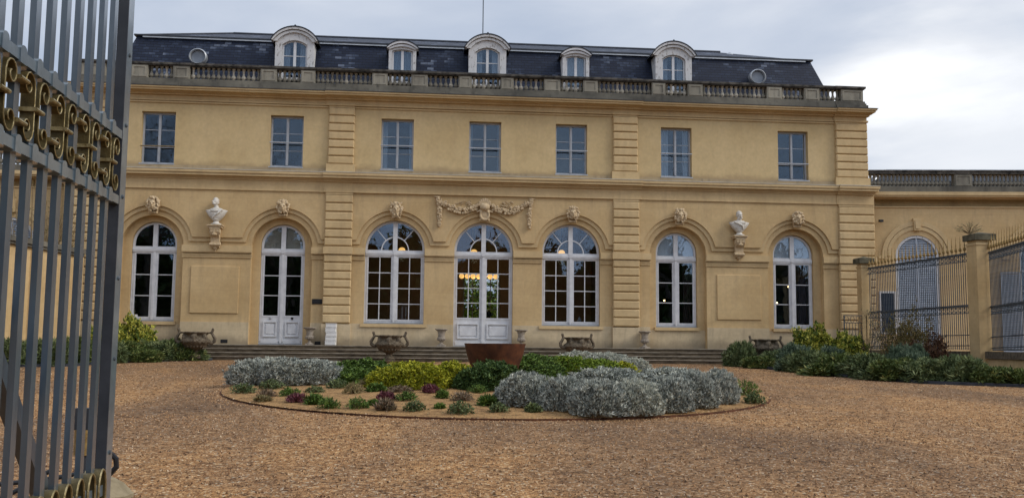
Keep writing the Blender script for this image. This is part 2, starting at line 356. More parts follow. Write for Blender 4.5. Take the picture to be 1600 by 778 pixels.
# ------------------------------------------------------------------ setting
g = MB(); xs = [-400, -60, -25]+[i for i in range(-20, 25, 5)]+[25, 60, 400]; ys = [-400, -80, -45, -40, -35, -30, -25, -20, -15, -10, -5, GY, 8, 30, 100, 400]
for y in ys:
    for x in xs: g.v.append((x, y, gz(y) if y > -60 else gz(-60)))
for j in range(len(ys)-1):
    for i in range(len(xs)-1): a = j*len(xs)+i; g.face([a, a+1, a+1+len(xs), a+len(xs)])
g.build('gravel_ground', M['gravel'], kind='structure')
# loose stones and leaf litter lying on the forecourt
rs = np.random.RandomState(4); s = MB()
def pebbles(n, box, smin, smax, seed):
    rs = np.random.RandomState(seed); P = []; F = []
    for i in range(n):
        x = rs.uniform(box[0], box[1]); y = rs.uniform(box[2], box[3]); r = rs.uniform(smin, smax); a = rs.uniform(0, 6.28); h = r*rs.uniform(.5, 1.1)
        z = gz(y); k = len(P)
        for j in range(4): P.append((x+r*math.cos(a+j*1.57)*rs.uniform(.7, 1.2), y+r*math.sin(a+j*1.57)*rs.uniform(.7, 1.2), z-.002))
        P.append((x+rs.uniform(-.3, .3)*r, y+rs.uniform(-.3, .3)*r, z+h))
        F += [(k, k+1, k+4), (k+1, k+2, k+4), (k+2, k+3, k+4), (k+3, k, k+4)]
    return P, F
P, F = pebbles(26000, (-9, 9.5, -25.5, -17.5), .008, .021, 5); P2, F2 = pebbles(14000, (-12, 12, -18, -3), .012, .024, 6)
s.v = P; s.f = [list(f) for f in F]; s.m = [0]*len(F); s.add(P2, F2)
M['pebble'] = leafmat('loose_pebbles', [(0, (.05, .025, .012)), (.35, (.19, .095, .042)), (.9, (.40, .235, .11)), (1, (.56, .43, .29))], .85)
s.build('loose_gravel', M['pebble'], kind='stuff', ang=5)
M['litter'] = leafmat('dark_leaf_litter', [(0, (.02, .011, .006)), (.6, (.055, .03, .015)), (1, (.14, .08, .035))], .9)
lt_ = MB(); rr = random.Random(12); cen = [(rr.uniform(-9, 9), rr.uniform(-25, -4), rr.uniform(.1, .55)) for _ in range(420)]
for i in range(7000):
    cx0, cy0, sg0 = rr.choice(cen); x = rr.gauss(cx0, sg0*1.6); y = rr.gauss(cy0, sg0); q = rr.uniform(.008, .026); a = rr.uniform(0, 6.28); z = gz(y)+rr.uniform(.001, .008); k = len(lt_.v)
    lt_.v += [(x-q*math.cos(a), y-q*math.sin(a), z), (x+q*.4*math.sin(a), y-q*.4*math.cos(a), z+q*rr.uniform(.1, .6)), (x+q*math.cos(a), y+q*math.sin(a), z+.003), (x-q*.4*math.sin(a), y+q*.4*math.cos(a), z+q*rr.uniform(.0, .5))]
    lt_.f += [[k, k+1, k+2, k+3]]; lt_.m += [0]
lt_.build('leaf_litter', M['litter'], kind='stuff', ang=5)
T = -.04
# terrace and steps
st = MB(); tr = MB()
for i in range(4):
    z1 = T-.12*i; y0 = -1.0-.35*i; X = 8.95+.0*i
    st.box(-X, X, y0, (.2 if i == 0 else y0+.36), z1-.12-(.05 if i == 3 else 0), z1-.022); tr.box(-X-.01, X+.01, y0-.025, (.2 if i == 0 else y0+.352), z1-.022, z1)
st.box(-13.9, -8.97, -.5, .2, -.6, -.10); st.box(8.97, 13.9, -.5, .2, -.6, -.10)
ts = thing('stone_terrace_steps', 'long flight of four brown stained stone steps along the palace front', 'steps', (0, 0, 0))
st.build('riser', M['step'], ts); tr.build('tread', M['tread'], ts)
def arcpts(cx, cz, r, a0, a1, n):
    return [(cx+r*math.cos(a0+(a1-a0)*i/n), cz+r*math.sin(a0+(a1-a0)*i/n)) for i in range(n+1)]
def archpoly(cx, hw, zb, zc, n=20):
    return [(cx-hw, zb), (cx+hw, zb)] + arcpts(cx, zc, hw, 0, PI, n)
def segpoly(cx, hw, zb, zs, rise, n=12):      # segmental arch
    R = (hw*hw+rise*rise)/(2*rise); a = math.asin(hw/R); zc = zs+rise-R
    return [(cx-hw, zb), (cx+hw, zb)] + arcpts(cx, zc, R, PI/2-a, PI/2+a, n)
# ------------------------------------------------------------------ the palace
PAL = thing('palace', 'two storey ochre palace with arched ground floor windows and slate mansard roof', 'palace', (0, 0, 0))
GX = [-10.94, -6.74, -3.0, 0, 3.0, 6.74, 10.94]; ZC = 3.18; R0 = 1.0
UX = [-10.93, -6.71, -3.0, 0, 3.0, 6.71, 10.93]
DOOR = {1, 3}; SIDE = {0, 1, 5, 6}
w = MB()
holes = [archpoly(GX[i], R0, (T-.02 if (i in SIDE or i in DOOR) else .69), ZC) for i in range(7)]
fl = []          # wall front as one outline that dips into the openings reaching the floor
out = [(-13.73, T-.02)]
for i in range(7):
    if i in SIDE or i in DOOR: out += [(GX[i]-R0, T-.02)] + arcpts(GX[i], ZC, R0, PI, 0, 20) + [(GX[i]+R0, T-.02)]
out += [(13.73, T-.02), (13.73, 5.06), (-13.73, 5.06)]
w.plate(out, 0, .24, [holes[2], holes[4]])
out = [(-13.73, T-.02)]
for i in range(7):
    if i == 1: out += [(GX[i]-.73, T-.02)] + arcpts(GX[i], 3.26, .73, PI, 0, 20) + [(GX[i]+.73, T-.02)]
    if i == 3: out += [(-R0, T-.02)] + arcpts(0, ZC, R0, PI, 0, 20) + [(R0, T-.02)]
out += [(13.73, T-.02), (13.73, 5.06), (-13.73, 5.06)]
w.plate(out, .241, .5, [archpoly(GX[i], .73, .69, 3.26) for i in (0, 5, 6)] + [archpoly(GX[i], R0, .69, ZC) for i in (2, 4)])
w.build('ground_floor_wall', M['wall'], PAL)
w = MB(); w.plate([(-13.6, 5.06), (13.6, 5.06), (13.6, 8.6), (-13.6, 8.6)], .03, .5, [[(x-.55, 5.91), (x+.55, 5.91), (x+.55, 7.67), (x-.55, 7.67)] for x in UX])
w.build('upper_floor_wall', M['wall_up'], PAL)
w = MB()
w.box(-13.73, -13.3, .501, 10, -.6, 5.6); w.box(13.3, 13.73, .501, 10, -.6, 5.6); w.box(-13.6, -13.28, .502, 10, 5.6, 8.6); w.box(13.28, 13.6, .502, 10, 5.6, 8.6)
w.plate([(-13.3, -.6), (13.3, -.6), (13.3, 8.6), (-13.3, 8.6)], 9.7, 9.95, [[(-0.25, T), (1.30, T), (1.30, 3.12), (-0.25, 3.12)]])
w.build('side_and_rear_wall', M['wall'], PAL)
# plinth
pl = MB(); bounds = [(-13.80, GX[0]-R0), (GX[0]+R0, GX[1]-R0), (GX[1]+R0, -R0), (R0, GX[5]-R0), (GX[5]+R0, GX[6]-R0), (GX[6]+R0, 13.80)]
for a, b_ in bounds: pl.box(a-.0, b_, -.035, .0, T, .69)
for i in (0, 5, 6): pl.box(GX[i]-R0+.002, GX[i]+R0-.002, .21, .24, T, .60)
for x0, x1 in ((-5.36, -4.41), (4.41, 5.36), (12.42, 13.85), (-13.85, -12.42)): pl.box(x0, x1, -.18, -.035, T, .66)
pl.build('plinth', M['plinth'], PAL)
# the wall above steps back twice round the arches
def field(r, zf, y0, y1, name, mt):
    for x0, x1, cs in ((-12.50, -5.33, (GX[0], GX[1])), (-4.44, 4.44, (GX[2], 0, GX[4])), (5.33, 12.50, (GX[5], GX[6]))):
        mb = MB(); a = math.asin((zf-ZC)/r); bot = [(x0, zf)]
        for c in cs: bot += arcpts(c, ZC, r, PI-a, a, 30)
        bot += [(x1, zf), (x1, 5.055), (x0, 5.055)]
        mb.plate(bot, y0, y1); mb.build(name, mt, PAL)
field(1.185, 3.335, -.055, -.001, 'inner_archivolt', M['trim'])
field(1.32, 3.47, -.115, -.056, 'outer_archivolt', M['wall'])
# impost bands
im = MB()
seg = [(-13.73, GX[0]-R0+.03), (GX[0]+R0-.03, GX[1]-R0+.03), (GX[1]+R0-.03, GX[2]-R0+.0), (GX[2]+R0, -R0), (R0, GX[4]-R0), (GX[4]+R0, GX[5]-R0+.03), (GX[5]+R0-.03, GX[6]-R0+.03), (GX[6]+R0-.03, 13.73)]
for a, b_ in seg:
    im = MB(); im.box(a, b_, -.115, .02, 2.99, 3.205); im.box(a, b_, -.085, .02, 2.955, 2.99); im.box(a, b_, -.06, .02, 2.88, 2.925); im.box(a, b_, -.04, .02, 2.81, 2.88); im.build('impost_band', M['trim'], PAL)
pa = MB()
for sx in (-1, 1):
    x0, x1 = sorted((sx*8.10, sx*9.66)); pa = MB(); pa.cham(x0, x1, -.04, .01, .97, 2.52, .012); pa.build('blind_panel', M['wall'], PAL)
# quoined pilasters, each a part
def quoins(x0, x1, zs, y0, c=.03, gap=.014):
    mb = MB(); mb.box(x0+.02, x1-.02, y0+.065, y0+.16, zs[0], zs[-1])
    for a, b_ in zip(zs[:-1], zs[1:]): mb.cham(x0, x1, y0, y0+.15, a+gap, b_-gap, c)
    return mb
lowz = [.683, .99, 1.28, 1.57, 1.86, 2.135, 2.41, 2.70, 2.97, 3.25, 3.53, 3.815, 4.105, 4.40, 4.697, 4.98]
upz = [6.03+.2786*i for i in range(8)]
for a, b_ in ((-5.34, -4.43), (4.43, 5.34), (12.47, 13.77), (-13.77, -12.47)):
    q_ = quoins(a, b_, lowz, -.19); q_.box(a-.03, b_+.03, -.225, 0, 2.985, 3.215); q_.box(a, b_, -.175, 0, 4.98, 5.44); q_.build('lower_pilaster', M['trim'], PAL)
for a, b_ in ((-5.31, -4.45), (4.45, 5.31), (12.47, 13.63), (-13.63, -12.47)):
    q_ = quoins(a, b_, upz, -.11); q_.box(a-.05, b_+.05, -.13, .03, 5.74, 6.03); q_.box(a, b_, -.06, .03, 7.98, 8.32); q_.box(a-.04, b_+.04, -.10, .03, 8.04, 8.10); q_.build('upper_pilaster', M['trim'], PAL)
# entablatures
def runs(mb, y0, z0, z1, ext=0, brk=.07, yb=.03):
    segs = [(-13.63-ext, -12.42), (-12.42, -5.42), (-5.42, 5.42), (5.42, 12.42), (12.42, 13.63+ext)]
    for k, (a, b_) in enumerate(segs): mb.box(a, b_, y0-(brk if k % 2 == 0 else 0), yb, z0, z1)
en = MB(); runs(en, -.165, 5.056, 5.095, .12, .03, 0); runs(en, -.135, 5.095, 5.40, .1, .03, 0); runs(en, -.17, 5.40, 5.45, .13); runs(en, -.22, 5.45, 5.51, .15); runs(en, -.34, 5.51, 5.60, .22); runs(en, -.375, 5.60, 5.685, .25)
en.build('string_course', M['trim'], PAL)
en = MB(); runs(en, -.385, 5.687, 5.712, .26, .07, .029); en.build('string_course_flashing', simple('pale_limed_capping', (.40, .36, .28), (.52, .48, .40), .8, 3, .1), PAL)
en = MB()
for a, b_ in ((-12.42, -5.36), (-4.40, 4.40), (5.36, 12.42)): en.box(a, b_, -.02, .03, 5.713, 5.875)
en.build('stained_base_band', M['stained'], PAL)
en = MB(); runs(en, -.02, 7.975, 8.03, .0, 0, .029); runs(en, -.05, 8.045, 8.09, .0, .03, .029); runs(en, .0, 8.09, 8.24, 0, .05, .029); runs(en, -.10, 8.24, 8.30, .06); runs(en, -.20, 8.30, 8.335, .12); runs(en, -.36, 8.335, 8.40, .17); runs(en, -.405, 8.40, 8.455, .21)
en.build('main_cornice', M['trim'], PAL)
en = MB(); runs(en, -.43, 8.457, 8.471, .24, .07, .029); en.build('cornice_flashing', M['lead'], PAL)
# balustrade
def baluster_prof(h):
    p = [(.062, 0), (.062, .05), (.035, .065), (.03, .10), (.05, .14), (.078, .22), (.082, .28), (.068, .36), (.04, .50), (.033, .66), (.04, .80), (.055, .84), (.04, .88), (.058, .92), (.062, 1)]
    return [(r, z*h) for r, z in p]
bal = MB()
runs(bal, -.30, 8.472, 8.60, -.06, .05, .25); runs(bal, -.24, 8.60, 8.68, -.09, .03, .2); runs(bal, -.20, 8.68, 8.76, -.12, .03, .19)
balu = bal.build('balustrade', M['stone'], PAL)
ra = MB(); runs(ra, -.20, 9.19, 9.225, -.13, .03, .17); runs(ra, -.235, 9.225, 9.295, -.09, .03, .2); ra.build('handrail', M['rail'], balu)
peds = [(.5, .95), (2.0, 2.57), (3.37, 3.89), (5.8, 6.28), (7.08, 7.62), (9.94, 10.48), (11.3, 11.85), (12.65, 13.46)]
def pedestal(a, b_, z0, z1, y0=-.19):
    mb = MB(); mb.box(a, b_, y0, .15, z0, z1); mb.plate([(a+.04, z0+.03), (b_-.04, z0+.03), (b_-.04, z1-.03), (a+.04, z1-.03)], y0-.02, y0-.001, [[(a+.10, z0+.08), (b_-.10, z0+.08), (b_-.10, z1-.08), (a+.10, z1-.08)]])
    return mb
allp = sorted(peds + [(-b_, -a) for a, b_ in peds])
for a, b_ in allp: pedestal(a, b_, 8.76, 9.19).build('pedestal', M['stone_mid'], balu)
bme = MB().lathe(baluster_prof(.43), (0, 0, 0), 10).mesh('baluster', M['stone_b'], 40); bme2 = MB().lathe(baluster_prof(.43), (0, 0, 0), 10).mesh('baluster', M['stone_lt'], 40)
pos = []; rnd = random.Random(3)
gaps = [(allp[i][1], allp[i+1][0]) for i in range(len(allp)-1)]
for a, b_ in gaps:
    n = max(4, round((b_-a)/.165)); pos += [a+(b_-a)*(i+.5)/n for i in range(n)]
pos.sort(key=abs); rest = MB()
for i, x in enumerate(pos):
    if i < 96:
        o = bpy.data.objects.new('baluster', bme2 if rnd.random() < .3 else bme); COL.objects.link(o); o.parent = balu; o.location = (x, -.02, 8.76)
    else: rest.lathe(baluster_prof(.43), (x, -.02, 8.76), 10)
rest.build('baluster_row', M['stone_b'], balu, 40, kind='stuff')
# ---------- windows
def casement_up(mb, x, z0, z1, yf, bars, hw):
    mb.box(x-hw, x-hw+.055, yf, yf+.06, z0, z1); mb.box(x+hw-.055, x+hw, yf, yf+.06, z0, z1)
    mb.box(x-hw+.055, x+hw-.055, yf, yf+.06, z1-.06, z1); mb.box(x-hw+.055, x+hw-.055, yf, yf+.06, z0, z0+.07)
    mb.box(x-.042, x+.042, yf-.02, yf+.05, z0+.07, z1-.06); mb.box(x-.014, x+.014, yf-.035, yf-.02, z0+.07, z1-.06)
    for z in bars: mb.box(x-hw+.055, x-.055, yf+.01, yf+.045, z-.009, z+.009); mb.box(x+.055, x+hw-.055, yf+.01, yf+.045, z-.009, z+.009)
def wavy(mb, x0, x1, y, z0, z1, amp=.03, n=24, k=5):
    a = len(mb.v)
    for i in range(n+1):
        t = i/n; x = x0+(x1-x0)*t; yy = y+amp*math.sin(t*k*2*PI); mb.v += [(x, yy, z0), (x, yy, z1)]
    for i in range(n): mb.face([a+2*i, a+2*i+2, a+2*i+3, a+2*i+1])
for k, x in enumerate(UX):
    f = MB(); casement_up(f, x, 5.915, 7.665, .22, (7.08, 6.49), .548); wf = f.build('upper_window', M['frame_up'], PAL)
    gl = MB(); gl.box(x-.5, x+.5, .245, .249, 5.97, 7.62); gl.build('glass', M['glass_up'], wf)
    sb = MB(); sb.box(x-.57, x+.57, -.03, .22, 5.875, 5.91); sb.build('sill', M['zinc'], wf)
    rb = MB(); zr = 6.50 if k in (0, 6) else 6.74
    rb.tube([(x-.56, .04, zr), (x+.56, .04, zr)], .022, 8)
    rb.build('guard_rail', M['twig'] if k == 0 else M['frame_up'], wf)
    if k in (1, 2, 3, 4, 5):
        cu = MB(); ww = {1: .0, 2: .16, 3: .08, 4: .0, 5: .30}[k]
        if ww: wavy(cu, x-.5, x-.5+ww, .42, 5.95, 7.66, .012, 24, 3); wavy(cu, x+.5-ww*.6, x+.5, .42, 5.95, 7.66, .012, 24, 2); cu.build('curtain', M['curtain'], wf)
def arch_window(i, hw, zc, yf, door, cols, fan, zb):
    x = GX[i]; f = MB(); th = .075; zt0, zt1 = 2.99, 3.12
    # outer frame as one arched ring
    inner = [(x-hw+th, zb+.1), (x+hw-th, zb+.1)] + arcpts(x, zc, hw-th, 0, PI, 20)
    f.plate(archpoly(x, hw-.003, zb, zc), yf, yf+.07, [inner])
    f.box(x-hw+.01, x+hw-.01, yf-.045, yf+.06, zt0, zt1); f.box(x-hw+.01, x+hw-.01, yf-.06, yf-.045, zt0+.05, zt1-.03)
    f.box(x-.075, x+.075, yf-.03, yf+.06, zb+.1, zt0); f.box(x-.035, x+.035, yf-.055, yf-.03, zb+.05, zt0)
    f.box(x-.075, x+.075, yf-.03, yf+.06, zt1, zc+hw-th); f.box(x-.05, x+.05, yf-.07, yf-.045, zt0+.02, zt1+.02)
    b0 = zb+.1; s = .045
    for sg in (-1, 1):      # leaf stiles
        xa, xb = sorted((x+sg*.075, x+sg*(hw-th)))
        zlo = b0 if not door else .88
        f.box(xa, xa+s, yf-.012, yf+.05, zlo, zt0); f.box(xb-s, xb, yf-.012, yf+.05, zlo, zt0); f.box(xa+s, xb-s, yf-.012, yf+.05, zt0-.06, zt0); f.box(xa+s, xb-s, yf-.012, yf+.05, zlo, zlo+.05)
        f.box(xa, xb, yf-.01, yf+.05, zt1, zt1+.055)
        rows = 4 if cols == 2 else 3
        for r in range(1, rows): z = zlo+.05+(zt0-.06-zlo-.05)*r/rows; f.box(xa+s, xb-s, yf+.0, yf+.04, z-.013, z+.013)
        if cols == 2:
            xm = (xa+xb)/2; f.box(xm-.014, xm+.014, yf+.001, yf+.041, zlo+.05, zt0-.06)
        if fan:
            f.plate(arcpts(x, zt1+.05, .47, (0 if sg > 0 else PI/2), (PI/2 if sg > 0 else PI), 12)+arcpts(x, zt1+.05, .435, (PI/2 if sg > 0 else PI), (0 if sg > 0 else PI/2), 12), yf, yf+.04)
            a = PI/4+.08; c = math.cos(a)*sg; sn = math.sin(a); r0, r1 = .46, hw-th-.0; nx, nz_ = -sn*.013, c*.013
            f.plate([(x+c*r0-nx, zt1+.03+sn*r0-nz_), (x+c*r1-nx, zt1+.03+sn*r1-nz_), (x+c*r1+nx, zt1+.03+sn*r1+nz_), (x+c*r0+nx, zt1+.03+sn*r0+nz_)], yf+.001, yf+.041)
    W = f.build('arched_window' if not door else 'arched_glazed_door', M['white'], PAL)
    gl = MB(); gl.plate([(x-hw+.05, zb+.1 if not door else .9), (x+hw-.05, zb+.1 if not door else .9)] + arcpts(x, zc, hw-.05, 0, PI, 20), yf+.03, yf+.034); gl.build('glass', M['glass'], W)
    if door:
        for sg in (-1, 1):
            xa, xb = sorted((x+sg*.075, x+sg*(hw-th))); p = MB()
            p.box(xa, xb, yf+.0, yf+.05, zb+.03, .88); p.box(xa+.0, xb, yf-.03, yf-.001, zb+.04, zb+.16)
            p.plate([(xa+.06, .22), (xb-.06, .22), (xb-.06, .74), (xa+.06, .74)], yf-.045, yf-.001, [[(xa+.10, .26), (xb-.10, .26), (xb-.10, .70), (xa+.10, .70)]])
            p.cham(xa+.14, xb-.14, yf-.025, yf-.001, .31, .65, .02)
            dp = p.build('door_panel', M['white'], W)
            if i == 1:
                kb = MB(); kb.lathe([(.03, 0), (.045, .02), (.03, .05)], (0, 0, 0), 12); kb.v = [(x+sg*.36+a, yf-.0-c, .84+b_) for a, b_, c in kb.v]; kb.build('knob', M['black'] if sg > 0 else M['zinc'], W)
        tb = MB(); tb.box(x-hw, x+hw, yf-.03, yf+.12, T-.01, zb+.03); tb.build('threshold', M['zinc'], W)
    else:
        tb = MB(); tb.box(x-hw-.01, x+hw+.01, yf-.05, yf+.02, zb+.0, zb+.055); tb.build('bottom_rail', M['zinc'], W)
        sl_ = MB(); e2 = 1.1 if i in (2, 4) else .79; sl_.box(x-e2, x+e2, -.085 if i in (2, 4) else .15, yf, .58, .69); sl_.build('sill', M['trim'], W)
    return W
for i in (2, 4): arch_window(i, R0, ZC, .17, False, 2, True, .69)
arch_window(3, R0, ZC, .17, True, 2, True, T)
Wn = {}
for i in (0, 5, 6): Wn[i] = arch_window(i, .725, 3.26, .36, False, 1, False, .69)
Wn[1] = arch_window(1, .725, 3.26, .36, True, 1, False, T)
for i, mt in ((5, 'blind'), (6, 'blind'), (1, 'blind_w')):
    bl = MB(); bl.plate([(GX[i]-.66, 3.13), (GX[i]+.66, 3.13)] + arcpts(GX[i], 3.26, .66, 0, PI, 16), .45, .455)
    if i == 1:
        for z in (3.35, 3.57, 3.78): bl.box(GX[i]-.6, GX[i]+.6, .44, .449, z, z+.012)
    bl.build('blind', M[mt], Wn[i])
nb = MB(); nb.box(GX[0]-.60, GX[0]-.47, .37, .38, .82, .91); nb.build('window_notice', M['box'], Wn[0])
for i, wd_ in ((5, .2), (6, .2)):
    cu = MB(); wavy(cu, GX[i]+.35, GX[i]+.62, .7, T, 3.1, .03, 20, 3); cu.build('curtain', simple('dark_plum_curtain%d' % i, (.035, .022, .02), (.05, .032, .03), .9, 2, 0), Wn[i])
# ---------- roof
ro = MB()
zb_, zt_, yb_, yt_ = 8.7, 10.60, .50, 1.22
ro.add([(-12.75, yb_, zb_), (12.75, yb_, zb_), (12.12, yt_, zt_), (-12.12, yt_, zt_), (12.75, 9.6, zb_), (12.12, 8.9, zt_), (-12.75, 9.6, zb_), (-12.12, 8.9, zt_)],
       [(0, 1, 2, 3), (1, 4, 5, 2), (6, 0, 3, 7), (4, 6, 7, 5)])
roof = ro.build('mansard_roof', M['slate'], PAL)
ur = MB(); ur.add([(-12.05, 1.25, 10.64), (12.05, 1.25, 10.64), (12.05, 8.8, 10.64), (-12.05, 8.8, 10.64), (-9.6, 5, 12.02), (9.9, 5, 12.02)], [(0, 1, 5, 4), (1, 2, 5), (2, 3, 4, 5), (3, 0, 4), (3, 2, 1, 0)])
ur.build('upper_roof', M['slate'], roof)
ed = MB(); ed.box(-12.2, 12.2, 1.12, 1.3, 10.60, 10.65); ed.box(-12.2, -12.02, 1.3, 9, 10.60, 10.65); ed.box(12.02, 12.2, 1.3, 9, 10.60, 10.65); ed.tube([(-9.6, 5, 12.03), (9.9, 5, 12.03)], .06)
ed.tube([(-12.15, 1.2, 10.63), (-9.6, 5, 12.04)], .04, 6)
ed.build('roof_edge_flashing', M['lead'], roof)
ed = MB(); ed.box(-11.9, 11.9, 1.10, 1.118, 10.535, 10.575); ed.build('drip_flashing', M['zinc'], roof)
gt = MB(); gt.box(-13.28, 13.28, .2, 9.7, 8.58, 8.62); gt.build('gutter_floor', M['lead'], roof)
def dormer(x, hw, wz, zs, rise, win_hw, big):
    f = MB(); yf = .42; zb = 9.0; ztop = zs+rise
    # stone/wood face with segmental opening
    f.plate(segpoly(x, hw, zb, zs, rise), yf, yf+.14, [segpoly(x, win_hw+.05, zb+.05, wz, .17 if big else .06)])
    # cheeks running back into the roof
    f.box(x-hw+.01, x-hw+.12, yf+.14, 1.6, zb, zs); f.box(x+hw-.12, x+hw-.01, yf+.14, 1.6, zb, zs)
    d = f.build('dormer', M['old_white'], roof)
    hd = MB(); ex = .13 if big else .07; th = .085 if big else .06
    def seg_arc(h, zz, rs_): 
        R = (h*h+rs_*rs_)/(2*rs_); a = math.asin(h/R); return arcpts(x, zz+rs_-R, R, PI/2-a, PI/2+a, 16)
    o1 = seg_arc(hw+ex, zs-.05, rise+.09); i1 = seg_arc(hw, zs-.05, rise+.05)
    o1b = seg_arc(hw+ex-.05, zs-.05, rise+.04); i1b = seg_arc(hw-.06, zs-.05, rise-.04)
    hd.plate(o1b+i1b[::-1], yf-.07, yf-.001)
    hd.plate(seg_arc(hw+ex, zs-.02, rise+.11)+seg_arc(hw+ex-.05, zs-.03, rise+.045)[::-1], yf-.12, yf+.2)
    hd.build('hood_mould', M['old_white'] if big else M['white'], d)
    tp = MB(); A = seg_arc(hw+ex+.03, zs-.0, rise+.13); B = seg_arc(hw+ex+.02, zs-.02, rise+.115)
    tp.plate(A+B[::-1], yf-.14, 2.3)
    # closed barrel top
    tp.plate(seg_arc(hw-.02, zs-.03, rise+.08), yf+.145, 2.25)
    if big: tp.lathe([(.05, 0), (.03, .03), (.035, .06), (0.004, .09)], (x, yf-.05, ztop+.11), 8)
    tp.build('dormer_roof', M['lead'], d)
    wn = MB(); s = .045; wy = yf+.09
    wn.plate(segpoly(x, win_hw+.045, zb+.06, wz, .165 if big else .058), wy, wy+.05, [segpoly(x, win_hw-.01, zb+.12, wz-.01, .14 if big else .045)])
    wn.box(x-.045, x+.045, wy-.02, wy+.045, zb+.1, wz+(.12 if big else .03))
    if big: wn.box(x-win_hw, x+win_hw, wy+.003, wy+.04, 9.86, 9.885)
    W = wn.build('dormer_window', M['white'], d)
    gl = MB(); gl.plate(segpoly(x, win_hw+.02, zb+.08, wz, .15 if big else .05), wy+.022, wy+.026); gl.build('glass', M['glass_up'], W)
    cu = MB()
    if big: wavy(cu, x-win_hw, x-win_hw*.45, wy+.15, 9.1, wz+.1, .015, 16, 3); wavy(cu, x+win_hw*.45, x+win_hw, wy+.15, 9.1, wz+.1, .015, 16, 3)
    else: wavy(cu, x-win_hw, x+win_hw, wy+.15, 9.1, wz+.05, .015, 40, 9)
    cu.build('curtain', M['curtain'], W)
    bk = MB(); bk.box(x-hw+.13, x+hw-.13, 1.4, 1.45, 9.0, zs); bk.build('dormer_interior', M['inner'], d)
for x in (-6.60, .07, 6.74): dormer(x, .66, 10.24, 10.40, .36, .38, True)
for x in (-2.90, 3.21): dormer(x, .475, 10.17, 10.27, .14, .31, False)
for x in (-9.89, 9.90):
    rg = MB(); prof = [(.265, .10), (.265, .27), (.29, .30), (.325, .27), (.325, .1)]
    k = len(rg.v)
    for ri, (r, d) in enumerate(prof):
        for j in range(28):
            a = 2*PI*j/28; rg.v.append((x+r*math.cos(a)*.92, .92-d*1.25, 9.77+r*math.sin(a)*.86))
    for ri in range(len(prof)-1):
        for j in range(28): rg.face([k+ri*28+j, k+ri*28+(j+1) % 28, k+(ri+1)*28+(j+1) % 28, k+(ri+1)*28+j])
    ov = rg.build('oval_window', M['zinc'], roof)
    gl = MB(); gl.v = [(x+.25*math.cos(2*PI*j/24)*.92, .67, 9.77+.25*math.sin(2*PI*j/24)*.86) for j in range(24)]; gl.face(list(range(24))); gl.build('pane', simple('oval_pane_%d' % (x > 0), (.16, .18, .21), (.26, .28, .31), .2, 2, 0), ov)
an = MB(); ax, az = at(754.5, 50, 5); an.tube([(ax, 5, 11.9), (ax, 5, 14.4)], .022, 6); an.build('lightning_rod', M['iron'], roof)
vx, vz = at(1140, 90, 4); vt = MB(); vt.tube([(vx, 4, 11.5), (vx, 4, vz+.08)], .07, 10); vt.lathe([(.16, 0), (.13, .05), (.02, .12)], (vx, 4, vz+.08), 12); vt.build('roof_vent', M['zinc'], roof)
# ---------- carved keystone masks
def mask_mesh(kind, seed):
    r = random.Random(seed); mb = MB()
    mb.ball((0, -.09, 0), (.12, .13, .165), 14, 10)                 # head
    mb.ball((0, -.225, -.015), (.024, .04, .045), 8, 6)              # nose
    mb.ball((0, -.20, -.08), (.045, .035, .018), 8, 5); mb.ball((0, -.17, -.115), (.035, .035, .03), 8, 6)
    for s in (-1, 1):
        mb.ball((s*.05, -.20, .045), (.042, .04, .016), 8, 5); mb.ball((s*.06, -.165, -.03), (.03, .03, .035), 8, 5)
    if kind == 'beard':
        for i in range(16): mb.ball((r.uniform(-.08, .08), -.15+r.uniform(-.03, .03), -.14-r.uniform(0, .09)), (.022, .03, .04), 6, 5)
        for s in (-1, 1): mb.tube([(s*.08, -.06, .12), (s*.16, -.06, .22), (s*.19, -.06, .27)], [.04, .03, .012], 6)
    for i in range(44):
        a = PI*(-.42+1.84*i/43); R = .135+r.uniform(-.01, .045); mb.ball((R*math.cos(a)*1.12, -.10+r.uniform(-.06, .02), R*math.sin(a)*1.25+.02), r.uniform(.026, .046), 6, 5)
    for i in range(12): mb.ball((r.uniform(-.11, .11), -.13+r.uniform(-.03, .03), .13+r.uniform(-.02, .08)), r.uniform(.03, .045), 6, 5)
    if kind == 'crown':
        for i in range(9): a = PI*(.12+.76*i/8); mb.ball((.20*math.cos(a), -.08, .2*math.sin(a)+.03), (.028, .03, .045), 6, 5)
    if kind == 'wing':
        for s in (-1, 1): mb.tube([(s*.06, -.1, .15), (s*.13, -.08, .22), (s*.08, -.08, .28)], [.035, .04, .012], 6)
        mb.tube([(0, -.12, .1), (0, -.15, .2), (0, -.1, .26)], [.05, .04, .012], 6)
    for s in (-1, 1):
        mb.tube([(s*.13, -.08, .05), (s*.155, -.08, -.08), (s*.12, -.07, -.2)], [.04, .035, .02], 7)
        mb.ball((s*.20, -.07, .12), (.03, .03, .02), 6, 5)
    for i in range(5): mb.ball((-.1+.05*i, -.06, -.235), (.026, .03, .04), 6, 5)
    mb.plate([(-.13, -.27), (.13, -.27), (.16, .05), (-.16, .05)], -.04, .03)
    return mb
for i, kind in ((0, 'crown'), (1, 'plain'), (2, 'beard'), (4, 'plain'), (5, 'wing'), (6, 'crown')):
    o = remesh(mask_mesh(kind, i+10), 'keystone_mask', M['carve'], .012, 1, PAL); o.location = (GX[i]+.02, -.12, 4.50); o.scale = (1.05, 1.2, 1.08)
